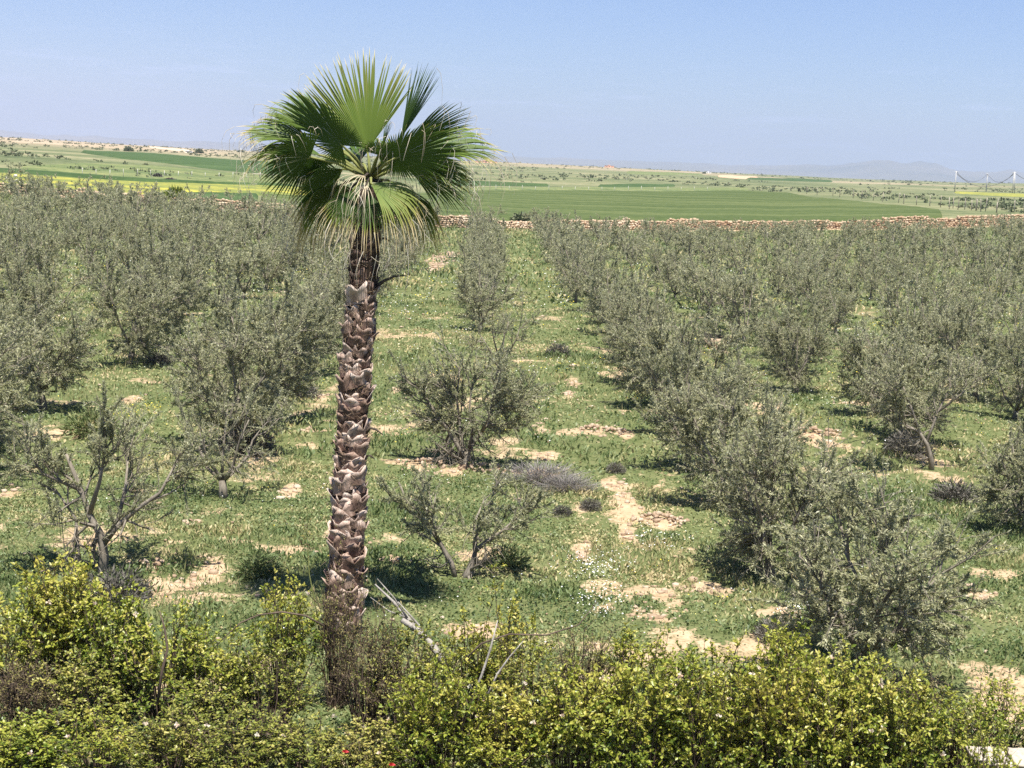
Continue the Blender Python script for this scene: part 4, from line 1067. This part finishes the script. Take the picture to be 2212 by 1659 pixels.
    for (cx_, cy_, a, b) in PATCH:
        for q in range(int(min(150, 12 + a * b * 26))):
            x, y = cx_ + rnd.gauss(0, a * .55), cy_ + rnd.gauss(0, b * .55)
            s_ = rnd.uniform(.025, .085) * (1.5 if rnd.random() < .12 else 1) * max(1, cy_ / 45)
            rock(gb, (x, y, tz(x, y) + s_ * .1), (s_ * 1.3, s_ * 1.1, s_ * .8), rnd.randrange(10 ** 6), rnd.random())
    for q in range(1500):
        y = math.sqrt(rnd.random() * (70 ** 2 - 17 ** 2) + 17 ** 2); x = rnd.uniform(-1, 1) * (.345 * y + .5)
        if fbm(x * .7 + 50, y * .7, 3) < .5: continue
        s_ = rnd.uniform(.02, .06) * max(1, y / 45); rock(gb, (x, y, tz(x, y) + s_ * .5), (s_ * 1.3, s_ * 1.1, s_ * .9), rnd.randrange(10 ** 6), rnd.random())
    tag(gb.build('rubble', M['rubble']), kind='stuff')
build_cover()

# heaps of cleared stones
def heap(px, py, n, spread, size, label):
    x, y = ground(px, py); t = thing('stone_heap', label, 'stone heap', (x, y, tz(x, y)))
    for k in range(int(n * 1.5)):
        a, q = rnd.random() * 6.28, rnd.random() ** .6 * spread
        mb = MB(); s_ = size * .55 * rnd.uniform(.6, 1.4); rock(mb, (0, 0, 0), (s_ * 1.2, s_, s_ * .75), rnd.randrange(10 ** 6), rnd.random())
        o = mb.build('stone', M['rubble'], t); qx, qy = math.cos(a) * q * 1.5, math.sin(a) * q * .8
        o.location = (qx, qy, tz(x + qx, y + qy) - tz(x, y) + s_ * .2 + max(0, .12 * (1 - q / spread))); o.rotation_euler = (rnd.random(), rnd.random(), rnd.random() * 6)
heap(1415, 1122, 18, .32, .14, 'low heap of pale stones between olive row and bare track')
heap(1465, 1130, 8, .18, .11, 'small pale stone scatter right beside the larger heap')
heap(1288, 930, 14, .35, .16, 'low heap of pale stones in the open lane above the dry grass')
heap(1335, 935, 10, .3, .14, 'second heap of pale stones beside the row of olives')
heap(925, 1005, 22, .5, .13, 'scattered pale stones at the left of the forked olive trunk')
heap(1050, 1016, 18, .6, .12, 'scattered pale stones just right of the forked olive trunk')
heap(1755, 935, 22, .6, .15, 'stones strewn on the bare ground under the right-hand rows')
heap(340, 1226, 14, .4, .12, 'pale stones at the edge of the bare patch near the double trunk')
x, y = ground(1545, 752); t = thing('boulder', 'single rounded reddish boulder beside a dark grey bush', 'boulder', (x, y, tz(x, y)))
mb = MB(); rock(mb, (0, 0, .16), (.75, .5, .5), 42, .4); mb.build('stone', M['rubble'], t, True)

# low spiny grey bushes and the dry grass clump
def make_bush(seed, mat, n=900, s=1.0, ll=.12, lw=.010, upw=.6):
    r_ = np.random.RandomState(seed); mb = MB(); wd_ = MB()
    d = unit(r_.normal(0, 1, (n, 3)) * np.array([1, 1, .6]) + np.array([0, 0, upw])); d[:, 2] = np.abs(d[:, 2])
    p = d * (r_.rand(n, 1) ** .5) * np.array([.45, .45, .42]) * s
    leaves(mb, p, d + r_.normal(0, .5, (n, 3)), r_.normal(0, 1, (n, 3)), ll * r_.uniform(.5, 1.3, n), lw * r_.uniform(.6, 1.4, n), np.clip(r_.normal(.5, .2, n), 0, 1))
    for k in range(26):
        q = d[k] * np.array([.42, .42, .42]) * s; tube(wd_, [(0, 0, -.03), q * .5 + r_.normal(0, .02, 3), q], [.008, .005, .002], 3, cap=False)
    return wd_.mesh('stem', M['twig']), mb.mesh('foliage', mat)
SPINY = [make_bush(1000 + k, M['dark_shrub'], 1500, lw=.02) for k in range(3)]
M['dry_grass'] = leaf_mat('dry_grass', [(0, (.17, .15, .135)), (.6, (.28, .255, .235)), (1, (.38, .34, .30))], trans=.2)
DRYGR = make_bush(1010, M['dry_grass'], 1100, ll=.3, lw=.007, upw=1.3)
GREENB = [make_bush(1020 + k, M['ground_leaf'], 1300, ll=.11, lw=.03) for k in range(2)]
for (px, py, s_, kind, lab) in ((1540, 738, 1.25, SPINY[0], 'dark grey spiny bush directly behind the reddish boulder'), (1205, 768, 1.0, SPINY[1], 'small grey bush alone in the green lane'),
                                (2062, 1085, 1.15, SPINY[2], 'blackish round bush with shadow beside the right-hand olive'), (2045, 722, 1.2, SPINY[0], 'grey bush among far olives above the yellow flowers'),
                                (530, 975, 1.5, SPINY[1], 'dark bush under the olive crown left of the palm'), (345, 786, 1.0, SPINY[2], 'purplish grey bush near the dark olive trunk at left'),
                                (655, 858, 1.0, SPINY[0], 'small dark bush by the palm trunk, left side'), (1330, 1020, .5, SPINY[1], 'thin brown bush beside the bare track'),
                                (1215, 1112, .45, SPINY[2], 'tiny dark bush in the grass below the dry grass clump'), (1275, 1100, .5, SPINY[0], 'little dark bush beside a yellow flower tuft'),
                                (1960, 985, 1.4, SPINY[1], 'dark brown bush under the bent olive trunk'), (250, 1300, 1.2, SPINY[2], 'dark low bush with white blooms beside the tall yellow-green shrub'),
                                (1675, 1385, .8, SPINY[0], 'dark bush at foot of the big olive tree'),
                                (1165, 1045, 1.15, DRYGR, 'large dry grey grass clump below the forked olive'), (1225, 1062, .85, DRYGR, 'smaller dry grey grass clump at the edge of the larger'),
                                (1095, 1225, .9, GREENB[0], 'green fennel-like bush beside the V shaped olive'), (560, 1240, .9, GREENB[1], 'low green tuft between bare soil and palm trunk'),
                                (975, 492, 1.6, GREENB[0], 'dark green bush at the foot of the stone wall'), (200, 940, 1.5, GREENB[1], 'dark green bush under the left-hand olives')):
    x, y = ground(px, py); t = thing('low_bush', lab, 'bush', (x, y, tz(x, y)), rnd.random() * 6 if kind is not DRYGR else 0, 'low bushes in the grass', s_ if kind is not DRYGR else (s_ * 1.7, s_ * 1.2, s_ * .7))
    obj('stem', kind[0], t); obj('foliage', kind[1], t)

# fallen grey branch leaning in the hedge, and loose canes
def cane(name, label, cat, px_pts, Y0, Y1, rad, mat, extra=()):
    P = [at_dist(x, y, Y0 + (Y1 - Y0) * k / (len(px_pts) - 1)) for k, (x, y) in enumerate(px_pts)]
    P = np.array(P); base = P[0].copy(); t = thing(name, label, cat, base)
    mb = MB(); tube(mb, P - base, rad, 6); mb.build('stem', mat, t, True)
    for ex, rr_ in extra:
        Q = np.array([at_dist(x, y, Y0 + (Y1 - Y0) * .5) for x, y in ex]) - base; mb = MB(); tube(mb, Q, rr_, 5); mb.build('branch', mat, t, True)
    return t
cane('fallen_branch', 'grey dead branch leaning out of the hedge beside the palm', 'branch', [(965, 1440), (935, 1395), (905, 1365), (880, 1335), (850, 1300), (810, 1262)], 18.2, 19.2, [.05, .045, .04, .03, .02, .008], M['grey_twig'],
     [([(905, 1365), (885, 1350), (868, 1338)], [.045, .045, .042]), ([(880, 1335), (850, 1290), (815, 1250)], [.015, .01, .004]), ([(880, 1335), (840, 1320), (800, 1290)], [.012, .009, .004]), ([(930, 1390), (900, 1345), (860, 1300)], [.02, .015, .006])])
cane('arching_cane', 'long bare cane arching from the palm foot over the soil', 'cane', [(700, 1352), (660, 1330), (610, 1322), (560, 1328), (520, 1345), (490, 1372), (462, 1400)], 17.7, 17.5, [.013, .012, .011, .010, .009, .007, .004], M['twig'])
cane('dark_cane', 'dark crooked cane standing up left of the palm among thin leaves', 'cane', [(340, 1520), (350, 1450), (362, 1400), (355, 1355), (345, 1320)], 17.2, 17.4, [.02, .018, .016, .012, .006], M['twig'])
cane('pale_cane', 'left one of the pale upright canes in the middle of the hedge', 'cane', [(1020, 1510), (1040, 1460), (1060, 1400), (1075, 1340)], 17.0, 17.2, [.018, .016, .013, .006], M['grey_twig'])
cane('pale_cane', 'right one of the pale upright canes in the middle of the hedge', 'cane', [(1045, 1520), (1075, 1455), (1100, 1420), (1130, 1385)], 17.0, 17.2, [.016, .014, .01, .005], M['grey_twig'])
cane('arching_cane', 'reddish thin cane arching beside the bare soil patch', 'cane', [(1010, 1420), (1040, 1390), (1100, 1370), (1180, 1372), (1250, 1350), (1290, 1300)], 17.7, 17.9, [.012, .012, .011, .01, .008, .004], M['twig'])
t = cane('tall_weed', 'tall thin weed with brown seed heads beside the palm trunk', 'weed', [(690, 1370), (682, 1310), (668, 1240), (664, 1180), (655, 1130)], 19.0, 19.0, [.010, .009, .008, .006, .004], M['petiole'])
mb = MB(); base = at_dist(690, 1370, 19.0)
pp = np.array([at_dist(rnd.gauss(660, 10), rnd.uniform(1120, 1190), 19.0) for k in range(70)]) - base
leaves(mb, pp, rs.normal(0, .5, (70, 3)) + np.array([0, 0, .3]), rs.normal(0, 1, (70, 3)), rs.uniform(.03, .09, 70), rs.uniform(.01, .025, 70), rs.rand(70) * .8); mb.build('seed_head', M['brown_leaf'], t)

# orange garden flowers below the coping in the corner
p = at_dist(2150, 1650, 15.85); t = thing('flower_bush', 'orange flowering plant under the coping slabs in the corner', 'flower', (p[0], 15.85, tz(p[0], 15.85)))
w_, f_ = make_shrub(870, H=.62, W=.5, shoots=24, per=5, side=3); obj('stem', w_, t); obj('foliage', f_, t)
for k in range(10):
    o = obj('blossom', ORANGE, t); o.location = (rnd.gauss(0, .14), rnd.gauss(-.1, .08), rnd.uniform(.45, .66))

# ------------------------------------------------------------------ beyond the wall: fences, poles, scrub, farms
def post_mesh(name, mat, h, r_):
    mb = MB(); tube(mb, [(0, 0, -.2), (.01, 0, h * .5), (0, 0, h)], [r_, r_ * .95, r_ * .9], 6); return mb.mesh(name, mat)
def fence(label, pts, h, r_, mat, wires=(.35, .7, 1.05)):
    W_ = [ground(x, y) for x, y in pts]; b = W_[0]
    t = thing('wire_fence', label, 'fence', (b[0], b[1], tz(*b))); base = np.array([b[0], b[1], tz(*b)]); me = post_mesh('post', mat, h, r_)
    for (x, y) in W_:
        o = obj('post', me, t); o.location = np.array([x, y, tz(x, y)]) - base; o.rotation_euler = (rnd.gauss(0, .04), rnd.gauss(0, .04), rnd.random()); o.scale = (1, 1, rnd.uniform(.85, 1.12))
    for wz in wires:
        mb = MB(); P = []
        for k in range(len(W_) - 1):
            a, c = W_[k], W_[k + 1]; P += [np.array([a[0], a[1], tz(*a) + wz * h / 1.2]) - base]
        P.append(np.array([*W_[-1], tz(*W_[-1]) + wz * h / 1.2]) - base)
        tube(mb, P, .008, 3, cap=False); mb.build('wire', M['cable'], t)
fence('pale post and wire fence running across the green fields behind the palm crown', [(178 + 29.5 * k, 381 + (k * .55 if k < 14 else 7.7 + (k - 14) * .3)) for k in range(15)] , 1.35, .045, M['post'])
fence('pale post and wire fence along the far edge of the wheat field', [(985 + 28.6 * k, 413 + .12 * k) for k in range(20)], 1.35, .045, M['post'])
fence('line of grey stakes climbing the rough ground behind the wall', [(1745 + 24 * k + rnd.gauss(0, 4), 419 + 2.4 * k) for k in range(18)], 1.9, .07, M['wood_post'])
fence('taller grey stakes nearest the wall at the edge of the scrub', [(2045 + 23 * k + rnd.gauss(0, 4), 452 + 1.2 * k) for k in range(8)], 2.0, .07, M['wood_post'])
def power_line():
    spots = [(2062, 415, 43), (2130, 414, 37), (2187, 418, 44), (2270, 420, 46)]; tops = []
    labs = ['white concrete power pole standing first in the line', 'white concrete power pole set back between two others', 'white concrete double power pole near the right edge', 'white concrete power pole at the outer end of line']
    for k, (x, y, h) in enumerate(spots):
        gx, gy = ground(x, y); D = math.hypot(gx, gy); H = h / FPX * D; z = tz(gx, gy)
        t = thing('power_pole', labs[k], 'power pole', (gx, gy, z), 0, 'power poles in the distance')
        for dx in ((0, .9) if k == 2 else (0,)):
            mb = MB(); tube(mb, [(dx * D / 700, 0, -.3), (dx * D / 700 * .3, 0, H)], [.0007 * D / 2, .0005 * D / 2], 6); mb.build('pole', M['concrete'], t)
        mb = MB(); tube(mb, [(-.9, 0, H - .25), (.9, 0, H - .25)], .09, 5); mb.build('crossarm', M['concrete'], t)
        tops.append(np.array([gx, gy, z + H]))
    def span(a, b, sag, dz, nm='power_cable'):
        s = np.linspace(0, 1, 18)[:, None]; P = tops[a] * (1 - s) + tops[b] * s; P[:, 2] += dz - sag * 4 * (s * (1 - s))[:, 0]
        b0 = P[0].copy(); t = thing('power_cable', f"sagging cable between {['first','second','double','outer'][a]} and {['first','second','double','outer'][b]} power poles{', lower strand' if dz < -.4 else ', upper strand'}", 'cable', b0); mb = MB(); tube(mb, P - b0, .09, 4, cap=False); mb.build('strand', M['cable'], t)
    H = 43 / FPX * np.hypot(*tops[0][:2])
    span(0, 1, H * .45, -.2); span(1, 2, H * .45, -.2); span(2, 3, H * .4, -.2); span(0, 2, H * .62, -.8)
power_line()
def house(px, py, w_px, h_px, mat, label, wins=3):
    gx, gy = ground(px, py); D = math.hypot(gx, gy); w, h = w_px / FPX * D, h_px / FPX * D; dp = w * .45
    t = thing('farmhouse', label, 'farmhouse', (gx, gy, tz(gx, gy) - .2)); mb = MB()
    def box(mb, x0, x1, y0, y1, z0, z1):
        v = [(x, y, z) for x in (x0, x1) for y in (y0, y1) for z in (z0, z1)]
        mb.add(v, [(0, 1, 3), (0, 3, 2), (4, 6, 7), (4, 7, 5), (0, 4, 5), (0, 5, 1), (2, 3, 7), (2, 7, 6), (1, 5, 7), (1, 7, 3)])
    box(mb, -w / 2, w / 2, -dp / 2, dp / 2, -1, h * .72); mb.build('wall', mat, t)
    mb = MB(); box(mb, -w * .18, w * .1, -dp / 2 - .05, dp * .2, h * .72 + .002, h); mb.build('upper_room', mat, t)
    mb = MB(); box(mb, -w / 2 - .15, w / 2 + .15, -dp / 2 - .15, -dp / 2 + .1, h * .72 + .004, h * .78); mb.build('parapet', mat, t)
    for k in range(wins):
        mb = MB(); xx = -w * .4 + w * .8 * (k + .5) / wins; box(mb, xx - w * .03, xx + w * .03, -dp / 2 - .06, -dp / 2 + .1, h * .25, h * .52); mb.build('window', M['dark_gap'], t)
house(1050, 352, 46, 6, M['adobe'], 'long low reddish farmhouse on the ridge right of the palm crown', 5)
house(1316, 362, 20, 6, M['adobe'], 'small reddish farmhouse further along the ridge', 3)
house(1530, 374, 12, 4, M['pale_render'], 'tiny pale farmhouse beside a dark tree on the ridge', 2)
house(408, 330, 14, 6, M['pale_render'], 'small dark fronted shed at the end of fallow field', 2)
def build_scrub():
    mb = MB(); r_ = np.random.RandomState(5); n = 7500
    d = np.exp(r_.uniform(math.log(215), math.log(1900), n)); az = np.radians(r_.uniform(-22, 22, n)); x, y = d * np.sin(az), d * np.cos(az)
    cl = fbm(x * .021 + 7, y * .021, 4); ok = (cl > .44 + .2 * r_.rand(n)) & (y > wall_y(x) + 4)
    P = []
    # keep off the crops
    for xx, yy, dd in zip(x[ok], y[ok], d[ok]):
        P.append((xx, yy, dd))
    return mb, P, r_
def px_of(x, y, z):
    v = np.stack([x, y, z - CAM_H], -1); dz = v @ fwd
    return CX + FPX * (v @ right) / dz, CY - FPX * (v @ upv) / dz
def scrub_field():
    mb, P, r_ = build_scrub(); P = np.array(P); x, y, d = P.T
    from bpy_extras import mesh_utils  # noqa
    # crops are told apart by where their edges lie on the ground
    polys = []
    for o in bpy.data.objects:
        if o.get('kind') == 'structure' and o.name.split('.')[0] not in ('ground', 'hills'):
            if o.name.startswith(('pasture', 'fallow', 'bare', 'grass')): continue
            v = np.zeros(len(o.data.vertices) * 3, np.float32); o.data.vertices.foreach_get('co', v); v = v.reshape(-1, 3); polys.append(v[:, :2])
    keep = np.ones(len(x), bool)
    for V in polys:
        r2 = max(2.5, .018 * np.hypot(*V.mean(0)))
        for k in range(len(x)):
            if keep[k] and np.min(np.sum((V - (x[k], y[k])) ** 2, 1)) < (r2 * 2.4) ** 2: keep[k] = False
    x, y, d = x[keep], y[keep], d[keep]
    z = terrain(x, y)
    for k in range(len(x)):
        s_ = r_.uniform(.3, .8) * (1 + d[k] / 1400); n = 12
        dd = unit(r_.normal(0, 1, (n, 3)) + np.array([0, 0, .5])); dd[:, 2] = np.abs(dd[:, 2]) * .7
        p = dd * s_ * np.array([.8, .8, .5]) * r_.rand(n, 1)
        leaves(mb, p + np.array([x[k], y[k], z[k] + .05]), dd + r_.normal(0, .4, (n, 3)), r_.normal(0, 1, (n, 3)), np.full(n, s_ * .8), np.full(n, s_ * .5), np.clip(r_.normal(.45, .22) + r_.normal(0, .08, n), 0, 1))
    tag(mb.build('scrub', M['scrub']), kind='stuff')
scrub_field()
def field_bush(px, py, s_, mat, lab, n=500, cat='bush', tall=1.0):
    w, f = make_bush(rnd.randrange(9999), mat, n, 1.0, .22, .10)
    x, y = ground(px, py); t = thing('field_bush', lab, cat, (x, y, tz(x, y)), 0, None, (s_, s_, s_ * tall)); obj('stem', w, t); obj('foliage', f, t)
field_bush(340, 385, 1.9, M['dark_shrub'], 'round grey bush standing in the pasture below the dark barley', tall=.9)
field_bush(368, 391, 2.0, M['dark_shrub'], 'low grey bush just right of the round one in the pasture', tall=.5)
field_bush(379, 446, 2.6, M['hedge_leaf'], 'bright yellow-green bush behind the stone wall at left', 700, tall=1.6)
field_bush(1124, 480, 2.2, M['scrub'], 'dark bush sticking up over the stone wall', 500, tall=1.0)
field_bush(278, 327, 4, M['scrub'], 'dark tree clump on the ridge before the fallow field')
field_bush(430, 331, 4.5, M['scrub'], 'dark tree clump on the ridge right of the shed')
field_bush(520, 329, 6, M['scrub'], 'dark row of trees on the ridge beside the palm crown', tall=.6)
field_bush(1521, 375, 3, M['scrub'], 'dark tree touching the tiny pale farmhouse')
x, y = ground(34, 421); t = thing('lime_heap', 'white limewashed stone cairn on top of the wall at left', 'cairn', (x, y + .3, tz(x, y) + WALL_H - .3))
for k in range(9):
    mb = MB(); s_ = rnd.uniform(.25, .5); rock(mb, (0, 0, 0), (s_, s_ * .7, s_ * .8), 50 + k); o = mb.build('stone', M['lime'], t); o.location = (rnd.gauss(0, .5), rnd.gauss(0, .1), rnd.uniform(.1, .9) * (1 if k < 6 else 1.3))
